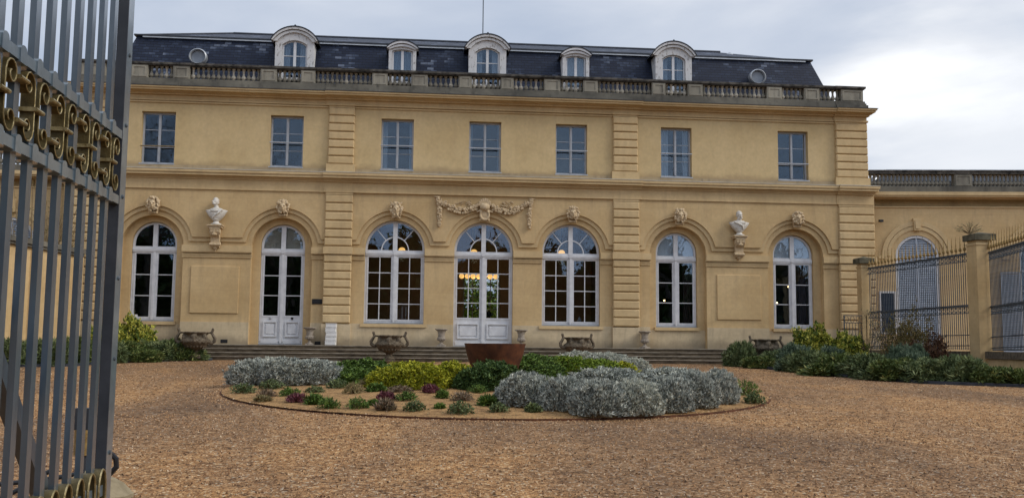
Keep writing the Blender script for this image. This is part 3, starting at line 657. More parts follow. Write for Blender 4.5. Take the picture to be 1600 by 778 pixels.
# ---------- garland and cartouche over the central door
ga = MB(); r = random.Random(5)
def flowers(pts, rad, n):
    for i in range(n):
        t = i/(n-1)*(len(pts)-1); k = min(int(t), len(pts)-2); u_ = t-k; p = Vector(pts[k]).lerp(Vector(pts[k+1]), u_)
        w_ = rad*(.55+.6*math.sin(PI*i/(n-1)))
        for j in range(3): ga.ball((p.x+r.uniform(-w_, w_), -.04-r.uniform(0, .06), p.y+r.uniform(-w_, w_)), r.uniform(.028, .052), 6, 5)
for s in (-1, 1):
    ga = MB()
    pts = [(s*1.60, 4.93), (s*1.38, 4.76), (s*1.15, 4.62), (s*.9, 4.54), (s*.65, 4.53), (s*.42, 4.60), (s*.26, 4.72)]
    flowers([Vector((a, b_, 0)) for a, b_ in pts], .085, 60)
    flowers([Vector((s*1.60, 4.9, 0)), Vector((s*1.52, 4.6, 0)), Vector((s*1.53, 4.3, 0)), Vector((s*1.53, 4.0, 0))], .05, 34)
    for i in range(14):
        a = r.uniform(.5, 1.05); z = 4.71+r.uniform(-.06, .13); ga.tube([(s*a, -.03, z), (s*(a-.06), -.05, z+.05), (s*(a-.12), -.03, z+.04)], [.012, .018, .006], 5)
    ga.tube([(s*1.72, -.03, 5.0), (s*1.62, -.06, 4.97), (s*1.5, -.04, 5.0)], [.02, .035, .015], 6)
    ga.build('garland_relief', M['carve'], PAL).location.y = -.11
ca = MB()
for j in range(20): a = 2*PI*j/20; ca.ball((.145*math.cos(a), -.13, 4.40+.165*math.sin(a)), .042, 8, 6)
ca.ball((0, -.09, 4.40), (.13, .05, .15), 14, 8); ca.ball((0, -.14, 4.66), (.17, .12, .13), 14, 8)
for i in range(9): a = PI*(.08+.84*i/8); ca.tube([(.12*math.cos(a), -.12, 4.66+.1*math.sin(a)), (.23*math.cos(a), -.12, 4.70+.27*math.sin(a))], [.03, .045], 7)
for s in (-1, 1): ca.tube([(s*.14, -.1, 4.55), (s*.26, -.1, 4.50), (s*.30, -.1, 4.56), (s*.24, -.1, 4.60)], .03, 7); ca.tube([(s*.1, -.1, 4.24), (s*.16, -.08, 4.2), (s*.14, -.08, 4.28)], .03, 7)
ca.plate([(-.12, 4.18), (.12, 4.18), (.18, 4.6), (-.18, 4.6)], -.09, 0)
remesh(ca, 'cartouche_relief', M['carve'], .013, 1, PAL).location.y = -.09
# ---------- consoles and busts
def console():
    mb = MB(); mb.box(-.25, .25, -.34, 0, .80, .84); mb.box(-.22, .22, -.30, 0, .74, .80)
    side = [(0, .74), (-.27, .74), (-.29, .62), (-.24, .5), (-.15, .42), (-.12, .25), (-.15, .16), (-.10, .1), (0, .1)]
    k = len(mb.v)
    for x in (-.14, .14):
        for y, z in side: mb.v.append((x, y, z))
    n = len(side); mb.face(list(range(k, k+n))); mb.face([k+n+i for i in range(n)][::-1])
    for i in range(n): j = (i+1) % n; mb.face([k+i, k+n+i, k+n+j, k+j])
    for x in (-.155, .155): 
        for (y, z, r_) in ((-.18, .62, .09), (-.08, .22, .06)): mb.ball((x, y, z), (.03, r_, r_), 12, 8)
    mb.tube([(-.17, -.14, .2), (.17, -.14, .2)], .05, 10); mb.tube([(-.16, -.25, .7), (.16, -.25, .7)], .05, 10)
    mb.ball((0, -.28, .52), (.09, .05, .05), 10, 6)
    mb.lathe([(.0, -.02), (.02, 0), (.015, .03), (.05, .06), (.08, .1), (.03, .13)], (0, -.06, -.02), 10); mb.box(-.03, .03, -.30, -.27, .55, .72)
    return mb
def bust(turn, beard):
    mb = MB()
    mb.lathe([(.16, 0), (.16, .03), (.10, .05), (.075, .1), (.11, .155), (.12, .17)], (0, 0, 0), 20)
    for q in range(11): t = q/10; mb.ball((0, .01, .15+.29*t), (.10+.235*t**.75, .10+.045*math.sin(PI*t), .055), 20, 8)
    mb.ball((0, 0, .47), (.20, .11, .075), 16, 9)
    mb.tube([(0, 0, .44), (turn*.01, -.0, .60)], [.085, .07], 12)
    hx = turn*.03; mb.ball((hx, -.01, .72), (.09, .11, .13), 16, 12); mb.ball((hx+turn*.03, -.10, .655), (.05, .045, .04), 10, 8)
    nx = hx+turn*.055; mb.ball((nx, -.125, .705), (.018, .03, .03), 8, 6); mb.ball((nx, -.11, .665), (.035, .025, .012), 8, 5)
    for s in (-1, 1): mb.ball((nx+s*.038, -.10, .74), (.03, .028, .012), 8, 5); mb.ball((hx+s*.09, .0, .70), (.015, .03, .035), 8, 6)
    rr = random.Random(2)
    for i in range(60):
        a = rr.uniform(0, 2*PI); e_ = rr.uniform(.15, 1.4); mb.ball((hx+.088*math.cos(e_)*math.cos(a), -.0+.108*math.cos(e_)*abs(math.sin(a))*(.4 if math.sin(a) < 0 else 1)*(-1 if math.sin(a) < 0 else 1), .735+.12*math.sin(e_)), .02, 5, 4)
    if beard:
        for i in range(26): mb.ball((hx+rr.uniform(-.06, .06), -.075-rr.uniform(0, .035), .62+rr.uniform(-.05, .03)), .022, 5, 4)
    for k in range(6):       # drapery folds
        sg = -1 if beard else 1
        pts = []
        for i in range(9): t = i/8; a = -.95+1.9*t; pts.append((sg*.25*math.sin(a)*(1-.10*k), -.075-.055*math.cos(a)+.006*k, .52-.05*k-.09*math.cos(a*1.1)+.05*t*(k % 2)))
        mb.tube(pts, [.008+.011*math.sin(PI*i/8) for i in range(9)], 7)
    mb.tube([(.2*(-1 if beard else 1), -.11, .47), (.05, -.15, .34), (-.1*(-1 if beard else 1), -.12, .2)], [.025, .03, .015], 8)
    return mb
cons = [(-8.88, 'left'), (8.845, 'right')]
cme = console().mesh('console_bracket', M['carve'])
for x, _ in cons: o = bpy.data.objects.new('console_bracket', cme); COL.objects.link(o); o.parent = PAL; o.location = (x, -.10, 3.02)
o = remesh(bust(-1, False), 'marble_bust', M['bust'], .011, 1); tag(o, 'white marble bust of a clean shaven man, on the wall bracket between the left arches', 'bust', (-8.86, -.28, 3.862)); 
o.scale = (1.1, 1.1, 1.05)
o = remesh(bust(.15, True), 'marble_bust', M['bust'], .011, 1); tag(o, 'white marble bust of a bearded man, on the wall bracket between the right arches', 'bust', (8.83, -.28, 3.862)); o.scale = (1.12, 1.1, 1.0)
# ---------- small wall items
v_ = MB()
for x, z in ((-7.98, .07), (-5.55, .06), (4.6, -.0)): pass
for u, v in ((350, 533), (497, 536)):
    x, z = at(u, v, -.04); v_.box(x-.11, x+.11, -.045, -.034, z-.05, z+.06)
v_.build('air_vent', M['black'], PAL)
pq = MB(); pq.cham(-5.70, -5.37, -.03, .0, 1.315, 1.485, .006); tag(pq.build('wall_plaque', M['black']), 'small black rectangular plaque screwed to the wall right of the left glazed door', 'plaque')
# ---------- interior
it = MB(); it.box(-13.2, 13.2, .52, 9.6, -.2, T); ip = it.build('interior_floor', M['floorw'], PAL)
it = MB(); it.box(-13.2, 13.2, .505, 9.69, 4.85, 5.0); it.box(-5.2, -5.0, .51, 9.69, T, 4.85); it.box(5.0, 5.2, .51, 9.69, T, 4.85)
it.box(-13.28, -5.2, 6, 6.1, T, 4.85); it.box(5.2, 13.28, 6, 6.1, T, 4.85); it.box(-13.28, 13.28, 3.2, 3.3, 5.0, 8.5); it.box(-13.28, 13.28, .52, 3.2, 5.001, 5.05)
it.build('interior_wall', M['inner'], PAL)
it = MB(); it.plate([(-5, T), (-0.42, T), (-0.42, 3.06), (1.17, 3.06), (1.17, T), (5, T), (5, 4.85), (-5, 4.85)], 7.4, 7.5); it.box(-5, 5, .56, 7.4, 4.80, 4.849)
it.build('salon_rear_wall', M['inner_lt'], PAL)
it = MB(); RX0, RX1, RZ = -0.25, 1.30, 3.12
for i in range(5): x = RX0+(RX1-RX0)*i/4; it.box(x-(.05 if i == 2 else .02), x+(.05 if i == 2 else .02), 9.6, 9.64, T, RZ)
for i in range(1, 6): z = RZ*i/6; it.box(RX0, RX1, 9.605, 9.635, z-.02, z+.02)
it.build('rear_glazed_door', M['white'], PAL)
# chandelier with a row of glowing globes
cx_, cz_ = at(748, 433, 4.5)
ch = thing('chandelier', 'long chandelier with a row of glowing amber globes seen through the central door', 'chandelier', (cx_, 4.5, cz_))
c_ = MB(); c_.tube([(-.72, 0, .17), (.72, 0, .17)], .015); c_.tube([(-.3, 0, .17), (-.3, 0, 4.80-cz_)], .01); c_.tube([(.3, 0, .17), (.3, 0, 4.80-cz_)], .01)
c_.build('frame', M['black'], ch)
cl_ = bpy.data.lights.new('chandelier_light', 'POINT'); cl_.energy = 22; cl_.color = (1, .62, .28); cl_.shadow_soft_size = .3; clo = bpy.data.objects.new('light', cl_); COL.objects.link(clo); clo.parent = ch; clo.location = (0, 0, -.3)
gm = MB().ball((0, 0, 0), .098, 14, 10).mesh('globe', M['lamp'])
for i in range(7): o = bpy.data.objects.new('globe', gm); COL.objects.link(o); o.parent = ch; o.location = (-.66+.22*i, 0, .03)
for (u, v, lab) in ((628, 391, 'large amber pendant globe behind the fanlight left of the central door'), (740.5, 394, 'amber pendant globe partly hidden behind the centre mullion of the central door'), (877.5, 395, 'large amber pendant globe behind the fanlight right of the central door')):
    x, z = at(u, v, 2.5); p = thing('pendant_lamp', lab, 'pendant lamp', (x, 2.5, z), 0, 'pendant lamps behind the fanlights')
    pl_l = bpy.data.lights.new('pendant_light', 'POINT'); pl_l.energy = 8; pl_l.color = (1, .62, .28); pl_l.shadow_soft_size = .15; plo = bpy.data.objects.new('light', pl_l); COL.objects.link(plo); plo.parent = p; plo.location = (0, 0, -.3)
    pm = MB().ball((0, 0, 0), (.125, .125, .105), 14, 10); pm.build('globe', M['lamp'], p); pc = MB().tube([(0, 0, .1), (0, 0, 4.80-z)], .012); pc.build('cord', M['black'], p)
for (u, v, lab) in ((1038, 469.5, 'small warm bulb on wall bracket behind the right window nearest the centre'), (1232, 448, 'upper of two small warm bulbs behind the far right arched window'), (1214, 473, 'lower of two small warm bulbs behind the far right arched window')):
    x, z = at(u, v, 3.0); p = thing('lamp', lab, 'lamp', (x, 3.0, z), 0, 'small lamps in the dark right hand rooms')
    MB().ball((0, 0, 0), .032, 10, 8).build('bulb', M['bulb'], p); MB().tube([(0, 0, -.03), (0, .05, -.12), (0, .1, -.14), (0, .1, -.14-z+T+.15)], .012).build('stand', M['black'], p)
# tables and the sitting person in the salon
def table(x, y, lab, w_=.9):
    t = thing('table', lab, 'table', (x, y, T)); MB().box(-w_, w_, -.4, .4, .71, .75).build('table_top', M['wood'], t)
    for a in (-1, 1):
        for b_ in (-1, 1): MB().box(a*w_*.9-.03, a*w_*.9+.03, b_*.34-.03, b_*.34+.03, 0, .71).build('leg', M['wood'], t)
    return t
table(-3.1, 1.7, 'dark wooden table with glasses behind the window left of the central door'); table(3.0, 1.7, 'dark wooden table behind the window right of the central door')
rr = random.Random(9)
for i in range(5):
    x = -3.75+i*.28; gl = MB().lathe([(.03, 0), (.032, .005), (.006, .01), (.006, .08), (.03, .1), (.036, .17)], (0, 0, 0), 10, False)
    tag(gl.build('drinking_glass', M['white']), 'stemmed glass on the table behind the window left of the central door', 'glass', (x, 1.5+.1*(i % 2), T+.751), group='glasses on the salon table')
for i in range(2):
    cn = MB().lathe([(.05, 0), (.05, .02), (.012, .04), (.012, .30), (.02, .32), (.014, .33), (.012, .60), (.002, .62)], (0, 0, 0), 10)
    tag(cn.build('candlestick', M['box']), 'pale tapering candlestick on the table behind the window left of the central door', 'candlestick', (-2.75+.13*i, 1.6, T+.751), group='pair of candlesticks')
lt = thing('lantern', 'small pale lantern on the table behind the window right of the central door', 'lantern', (3.55, 1.6, T+.751)); MB().lathe([(.10, 0), (.10, .02), (.09, .03), (.09, .22), (.03, .3), (.01, .36)], (0, 0, 0), 6).build('body', M['shut'], lt)
px, pz = at(764, 490, 3.2)
sk = MB()
sk.ball((0, 0, 1.20), (.085, .10, .115), 14, 10); sk.tube([(0, .01, 1.02), (0, 0, 1.12)], [.06, .05], 10)
sk.ball((0, .02, .86), (.17, .12, .21), 14, 10); sk.ball((0, .02, .60), (.16, .13, .15), 14, 10); sk.tube([(-.17, .02, .98), (0, .02, 1.03), (.17, .02, .98)], [.07, .08, .07], 10)
for s in (-1, 1):
    sk.tube([(s*.19, .02, .97), (s*.23, .02, .74), (s*.15, -.2, .68)], [.06, .048, .036], 10); sk.ball((s*.12, -.27, .69), (.035, .06, .025), 8, 6)
    sk.tube([(s*.09, 0, .53), (s*.11, -.40, .50)], [.09, .065], 10); sk.tube([(s*.11, -.40, .50), (s*.11, -.38, .1)], [.062, .04], 10); sk.ball((s*.11, -.44, .05), (.045, .11, .045), 10, 6)
sk.ball((0, -.1, 1.19), (.02, .03, .03), 8, 6)
pe = remesh(sk, 'person', simple('dark_striped_pullover', (.010, .010, .013), (.016, .016, .02), .9, 3, 0), .016, 2)
tag(pe, 'person in dark clothes sitting inside the central glazed door', 'person', (px, 3.2, T), 1.1)
hr = MB().ball((0, .02, 1.24), (.095, .10, .095), 12, 8).build('hair', M['black'], pe)
cr = thing('chair', 'dark wooden chair under the person sitting inside the central door', 'chair', (px, 3.2, T), 1.1)
MB().box(-.22, .22, -.22, .22, .40, .44).build('seat', M['wood'], cr); MB().box(-.2, .2, .2, .23, .5, .85).build('backrest', M['wood'], cr)
for a in (-.19, .19):
    for b_ in (-.19, .19): MB().box(a-.02, a+.02, b_-.02, b_+.02, 0, .40).build('leg', M['wood'], cr)
# ------------------------------------------------------------------ side wings
def wing(name, label, loc, rz, L, sgn, wins):
    W = thing(name, label, 'building wing', loc, rz); X = lambda a: a*sgn
    def bx(mb, a, b_, *k): a, b_ = sorted((X(a), X(b_))); mb.box(a, b_, *k)
    w = MB(); outer = [(X(0), -.6), (X(L), -.6), (X(L), 5.06), (X(0), 5.06)]
    w.plate(outer if sgn > 0 else outer[::-1], 0, .35, [archpoly(X(c), .76, -.3, 3.28) for c in wins]); bx(w, 0, L, .36, 8, 5.06, 5.5); bx(w, L-.3, L, .36, 8, -.6, 5.06)
    w.build('wall', M['wall'], W)
    bk = MB(); bx(bk, .3, L-.31, 2.0, 2.1, -.5, 5.05); bk.build('interior', M['inner'], W)
    for c in wins:
        tr = MB()
        for r0, r1, yy in ((1.24, 1.08, -.05), (1.06, .93, -.035)):
            tr.plate(arcpts(X(c), 3.3, r0, 0, PI, 24)+arcpts(X(c), 3.3, r1, PI, 0, 24), yy, -.001)
        ks = [(X(c)-.11, 4.20), (X(c)+.11, 4.20), (X(c)+.14, 4.63), (X(c)-.14, 4.63)]; tr.plate(ks, -.13, -.002)
        tr.plate([(X(c)-.07, 4.26), (X(c)+.07, 4.26), (X(c)+.09, 4.57), (X(c)-.09, 4.57)], -.16, -.1305)
        for s in (-1, 1): a, b_ = sorted((X(c)+s*1.08, X(c)+s*1.36)); tr.box(a, b_, -.05, -.001, 3.2, 3.3)
        tr.build('archivolt', M['trim'], W)
    en = MB(); bx(en, .02, L+.05, -.04, 0, 5.03, 5.07); bx(en, .02, L+.1, -.10, 0, 5.33, 5.38); bx(en, .02, L+.2, -.26, 0, 5.38, 5.44); bx(en, .02, L+.2, -.30, 0, 5.44, 5.56)
    en.build('cornice', M['trim'], W)
    bl = MB(); bx(bl, .02, L, -.16, .3, 5.56, 5.78); B = bl.build('balustrade', M['stone'], W)
    rl = MB(); bx(rl, .0, L, -.17, .2, 6.22, 6.30); bx(rl, .0, L, -.19, .22, 6.302, 6.36); rl.build('handrail', M['rail'], B)
    x = .1; me = MB().lathe(baluster_prof(.44), (0, 0, 0), 10).mesh('baluster', M['stone_b'], 40); n = 0
    pedx = [(3.0, 3.62), (6.9, 7.4), (10.6, 11.1)]
    for a, b_ in pedx:
        if b_ < L: p_ = pedestal(*sorted((X(a), X(b_))), 5.78, 6.22, -.13); p_.build('pedestal', M['stone_mid'], B)
    while x < L-.1 and n < 90:
        if not any(a-.06 < x < b_+.06 for a, b_ in pedx):
            o = bpy.data.objects.new('baluster', me); COL.objects.link(o); o.parent = B; o.location = (X(x), .02, 5.78); n += 1
        x += .136
    return W, X
WR, XR = wing('palace_wing', 'single storey ochre wing with balustrade and louvred shutters behind the right hand railings', (13.745, .22, 0), -.135, 11, 1, [1.66, 5.95])
WL, XL = wing('palace_wing', 'single storey ochre wing seen through the open gate left of the palace', (-13.745, .30, 0), .0, 9, -1, [1.8, 6.0])
def louvre(mb, x0, x1, z0, z1, y):
    mb.box(x0, x0+.05, y, y+.04, z0, z1); mb.box(x1-.05, x1, y, y+.04, z0, z1); mb.box(x0+.05, x1-.05, y, y+.04, z0, z0+.08); mb.box(x0+.05, x1-.05, y, y+.04, z1-.05, z1)
    z = z0+.1
    while z < z1-.07:
        mb.add([(x0+.05, y+.0, z), (x1-.05, y+.0, z), (x1-.05, y+.035, z+.045), (x0+.05, y+.035, z+.045), (x0+.05, y+.008, z-.006), (x1-.05, y+.008, z-.006), (x1-.05, y+.043, z+.039), (x0+.05, y+.043, z+.039)], [(0, 1, 2, 3), (7, 6, 5, 4), (0, 4, 5, 1)])
        z += .062
def wing_window(W, c, closed):
    f = MB(); f.plate(archpoly(c, .755, -.3, 3.28), .02, .10, [[(c-.67, -.2), (c+.67, -.2)] + arcpts(c, 3.28, .67, 0, PI, 20)])
    wf = f.build('arched_window', M['old_white'], W)
    s = MB()
    if closed:
        for sg in (-1, 1):
            x0, x1 = sorted((c+sg*.02, c+sg*.67)); louvre(s, x0, x1, -.2, 2.9, .05)
            z = 2.95
            while z < 3.90:
                hw = .67 if z < 3.28 else math.sqrt(max(0, .67**2-(z-3.28)**2))
                if hw > .1: a, b_ = sorted((c+sg*.03, c+sg*hw)); s.add([(a, .05, z), (b_, .05, z), (b_, .085, z+.045), (a, .085, z+.045)], [(0, 1, 2, 3)]); 
                z += .062
        s.box(c-.03, c+.03, .04, .1, -.2, 3.94); s.box(c-.67, c+.67, .045, .1, 2.9, 2.96)
        s.build('louvred_shutter', M['shut'], wf)
        bk = MB(); bk.plate(archpoly(c, .7, -.25, 3.28), .12, .13); bk.build('backing', M['inner'], wf)
    else:
        for z in (0, .7, 1.4, 2.1, 2.8): s.box(c-.67, c+.67, .07, .1, z-.02, z+.02)
        for x in (-.35, 0, .35): s.box(c+x-.03, c+x+.03, .065, .105, -.2, 3.7)
        s.build('glazing_bars', M['white'], wf); g_ = MB(); g_.plate(archpoly(c, .68, -.2, 3.28), .11, .115); g_.build('glass', M['glass'], wf)
        s2 = MB(); louvre(s2, c-1.45, c-.78, -.2, 2.75, -.09); s2.build('louvred_shutter', M['shut'], wf)
wing_window(WR, XR(1.66), True); wing_window(WR, XR(5.95), False); wing_window(WL, XL(1.8), True); wing_window(WL, XL(6.0), True)
sw = MB(); sw.plate([(.28, .55), (.86, .55), (.86, 2.05), (.28, 2.05)], -.03, .0, [[(.34, .6), (.80, .6), (.80, 1.98), (.34, 1.98)]]); s2 = sw.build('side_window', M['white'], WR); MB().box(.34, .80, -.012, -.004, .6, 1.98).build('pane', simple('navy_window_pane', (.012, .018, .035), (.02, .03, .05), .1, 2, 0, spec=.6), s2)
sg_ = MB(); sg_.add([(.6, 1.2, 6.2), (10.5, 1.2, 6.2), (10.5, 4.5, 6.2), (.6, 4.5, 6.2), (1.2, 1.7, 6.68), (10, 1.7, 6.68), (10, 4, 6.68), (1.2, 4, 6.68)], [(0, 1, 5, 4), (1, 2, 6, 5), (2, 3, 7, 6), (3, 0, 4, 7), (4, 5, 6, 7)]); sg_.box(.6, 10.5, 1.2, 4.5, 5.5, 6.19)
rf = sg_.build('roof_lantern', M['lead'], WR); fr = MB(); fr.tube([(1.2, 1.68, 6.69), (10, 1.68, 6.69)], .035, 6); fr.tube([(.6, 1.18, 6.2), (1.2, 1.68, 6.69)], .035, 6); fr.build('glazing_ridge', M['zinc'], rf)
# camera on the wing wall
sx, sz = at(1374, 347, .1)
sc_ = thing('security_camera', 'small black security camera on the wing wall beside the right corner quoins', 'security camera', (sx, .12, sz))
MB().box(-.09, .05, -.24, -.13, -.02, .06).build('housing', M['black'], sc_); MB().tube([(.02, -.15, .02), (.09, -.06, .06), (.1, .06, .06)], .02).build('bracket', M['black'], sc_)
# ------------------------------------------------------------------ right railings
def railing(name, label, p0, p1, zt0, zt1, spikes, zlow, zmid):
    p0 = Vector(p0); p1 = Vector(p1); d = p1-p0; L = d.length; rz = math.atan2(d.y, d.x)
    R = thing(name, label, 'railing', (p0.x, p0.y, zlow), rz, 'iron railings on the right'); dz = (zt1-zt0)/L
    h = zt0-zlow; hm = zmid-zlow
    def bar(z, hh=.03, w_=.02): return MB().add([(0, -w_, z-hh/2), (L, -w_, z-hh/2+dz*L), (L, w_, z-hh/2+dz*L), (0, w_, z-hh/2), (0, -w_, z+hh/2), (L, -w_, z+hh/2+dz*L), (L, w_, z+hh/2+dz*L), (0, w_, z+hh/2)], [(0,3,2,1),(4,5,6,7),(0,1,5,4),(1,2,6,5),(2,3,7,6),(3,0,4,7)])
    for z in (h, hm, .40, .10): bar(z, .045 if z in (h, hm) else .025).build('rail', M['iron'], R)
    n = int(L/.096); bm = MB().tube([(0, 0, .02), (0, 0, h)], .0125, 6).mesh('bar', M['iron'])
    sp = MB().tube([(0, 0, 0), (0, 0, .10), (0, 0, .13), (0, 0, .17), (0, 0, .22), (0, 0, .54)], [.014, .014, .045, .045, .018, .004], 8).mesh('spike', M['gild'])
    def scroll(zz):
        s_ = MB()
        for s in (-1, 1):
            for k, (z0, q) in enumerate(((zz-.05, 1), (zz-.17, -1))):
                pts = []
                for i in range(11): t = i/10*1.5*PI; rr_ = .042*(1-.5*i/10); pts.append((s*(.044-rr_*math.cos(t)), 0, z0+q*rr_*math.sin(t)))
                s_.tube(pts, .011, 5)
        s_.ball((0, 0, zz-.11), .022, 8, 6); return s_.mesh('scroll', M['iron'])
    s1, s2 = scroll(h), scroll(hm)
    for i in range(n+1):
        x = (i+.5)*L/(n+1)
        for me, z in ((bm, 0),) + (((sp, h), (s1, 0), (s2, 0)) if i % 2 == 0 else ()):
            o = bpy.data.objects.new(me.name.split('.')[0], me); COL.objects.link(o); o.parent = R; o.location = (x, 0, z+dz*x*.5)
    ft = MB()
    for i in range(n+1): ft.ball(((i+.5)*L/(n+1), 0, .05), .022, 6, 5)
    ft.build('foot_collar', M['iron'], R, kind='stuff')
railing('iron_railing', 'tall spiked iron railing between the palace corner and the capped stone pier', (12.93, -1.35), (13.47, -6.42), 2.72, 2.76, True, -.0, 1.24)
railing('iron_railing', 'tall spiked iron railing running off frame right of the capped stone pier', (13.80, -6.9), (13.05, -10.4), 2.74, 2.80, True, -.02, 1.22)
def pier(name, label, x, y, hw, zt, zb=-.6, rz=0, cap=.12):
    P_ = thing(name, label, 'pier', (x, y, zb), rz, 'stone piers of the railings'); b = MB(); b.box(-hw, hw, -hw, hw, 0, zt-zb-.34); b.build('shaft', M['wall'], P_)
    n = MB(); n.box(-hw-.02, hw+.02, -hw-.02, hw+.02, zt-zb-.34, zt-zb-.28); n.box(-hw+.02, hw-.02, -hw+.02, hw-.02, zt-zb-.28, zt-zb-.20); n.build('neck', M['trim'], P_)
    c = MB(); c.box(-hw-cap, hw+cap, -hw-cap, hw+cap, zt-zb-.20, zt-zb-.03); c.add([(-hw-cap, -hw-cap, zt-zb-.03), (hw+cap, -hw-cap, zt-zb-.03), (hw+cap, hw+cap, zt-zb-.03), (-hw-cap, hw+cap, zt-zb-.03), (0, 0, zt-zb+.05)], [(0,1,4), (1,2,4), (2,3,4), (3,0,4)])
    c.build('cap', simple('mossy_cap_'+name+str(int(x)), (.05, .045, .03), (.13, .115, .075), .95, 5, .5), P_)
x_, z_ = at(1530, 368, -6.65)
pier('stone_pier', 'large ochre stone pier with mossy square cap in the right railings', x_+.0, -6.65, .25, 3.30, -.7, 0, .07)
pier('stone_pier', 'slender ochre stone pier with grey cap against the palace right corner', 12.86, -1.15, .17, 3.09, -.6, 0, .09)
lw = thing('low_wall', 'low ochre wall with dark mossy coping under the right railings', 'low wall', (13.2, -4, -.8)); a = MB(); c = MB()
def strip(mb, p, q, w_, z0, z1, o=(13.2, -4, -.8)):
    p = Vector(p)-Vector(o[:2]); q = Vector(q)-Vector(o[:2]); n = Vector((-(q-p).y, (q-p).x)).normalized()*w_; z0 -= o[2]; z1 -= o[2]
    P = [p+n, q+n, q-n, p-n]; mb.add([(v.x, v.y, z0) for v in P]+[(v.x, v.y, z1) for v in P], [(0,1,2,3), (7,6,5,4), (4,5,1,0), (5,6,2,1), (6,7,3,2), (7,4,0,3)])
for p, q in (((12.93, -1.35), (13.42, -6.33)), ((13.80, -6.97), (12.95, -10.9)), ((12.92, -10.9), (12.7, -12))): strip(a, p, q, .18, -.9, -.22); strip(c, p, q, .24, -.215, -.02)
a.build('wall', M['wall'], lw); c.build('coping', M['urn'], lw)
# low wicket gate by the corner
x0_, z0_ = at(1318, 492, -1.3); x1_, _ = at(1354, 492, -1.3)
wg = thing('wicket_gate', 'low dark iron wicket gate beside the slender pier at the palace right corner', 'gate', (x0_, -1.3, -.5)); L_ = x1_-x0_; H_ = z0_+.5
f = MB(); f.box(0, L_, -.015, .015, H_-.03, H_); f.box(0, L_, -.015, .015, H_-.27, H_-.245); f.box(0, L_, -.015, .015, .1, .13); f.box(0, .03, -.02, .02, 0, H_); f.box(L_-.03, L_, -.02, .02, 0, H_); f.box(.05, .16, -.03, .03, H_*.5-.05, H_*.5+.05); f.build('frame', M['iron'], wg)
for i in range(1, 8): MB().tube([(L_*i/8, 0, .1), (L_*i/8, 0, H_-.26)], .009, 5).build('bar', M['iron'], wg)
s_ = MB()
for i in range(4):
    cx2 = L_*(i+.5)/4
    for s in (-1, 1): s_.tube([(cx2+s*(.02+.05*math.sin(t*.45)), 0, H_-.14+.09*math.cos(t*.45)) for t in range(8)], .009, 5)
s_.build('scroll_band', M['iron'], wg)
# ------------------------------------------------------------------ left garden wall
gw = thing('garden_wall', 'ochre garden wall with grey coping running from the palace left corner, behind the gate', 'wall', (-13.1, -.4, -.6)); a = MB(); c = MB(); O = (-13.1, -.4, -.6)
pA, pB = (-13.25, -.35), (-14.6, -9.5)
strip(a, pA, pB, .2, -.6, 2.72, O); strip(c, pA, pB, .30, 2.725, 2.80, O); strip(c, pA, pB, .36, 2.802, 2.95, O); a.build('wall', M['wall'], gw); c.build('coping', M['stone'], gw)
a = MB(); 
for t in (.02, .30, .62, .92):
    x = pA[0]+(pB[0]-pA[0])*t-O[0]+.2; y = pA[1]+(pB[1]-pA[1])*t-O[1]; a.box(x-.05, x+.1, y-.2, y+.2, 0, 3.3)
a.build('pilaster', M['trim'], gw)
# ------------------------------------------------------------------ pots, urns, boxes
def vase_parts(t):
    s = 1.0
    MB().box(-.13, .13, -.13, .13, 0, .05).build('foot', M['vase'], t)
    b = MB().lathe([(.10, .05), (.10, .07), (.05, .10), (.04, .14), (.06, .16), (.10, .19), (.135, .23), (.14, .27), (.115, .30), (.115, .42), (.13, .48), (.17, .53), (.215, .55), (.215, .575), (.18, .58), (.14, .53), (.0, .5)], (0, 0, 0), 28, False); 
    for j in range(14): a = 2*PI*j/14; b.ball((.118*math.cos(a), .118*math.sin(a), .24), (.03, .03, .05), 6, 5)
    b.build('body', M['vase'], t)
    so_ = MB().lathe([(.0, .0), (.13, .0)], (0, 0, .52), 16, False); so_.build('soil', M['soil'], t)
vl = ['grey stone vase on the terrace between the left glazed door and the white boxes', 'grey stone vase on the terrace just left of the central door', 'grey stone vase on the terrace just right of the central door', 'grey stone vase on the terrace right of the right hand pilaster']
v0 = None
for (u, v, lab) in zip((483.5, 689.5, 814.4, 1007.5), (538.5,)*4, vl):
    x, z = at(u, 539, -.42)
    if v0 is None: v0 = thing('stone_vase', lab, 'vase', (x, -.42, T), 0, 'stone vases lined up on the terrace'); vase_parts(v0)
    else: dup(v0, (x, -.42, T), random.Random(u).uniform(0, 6), lab)
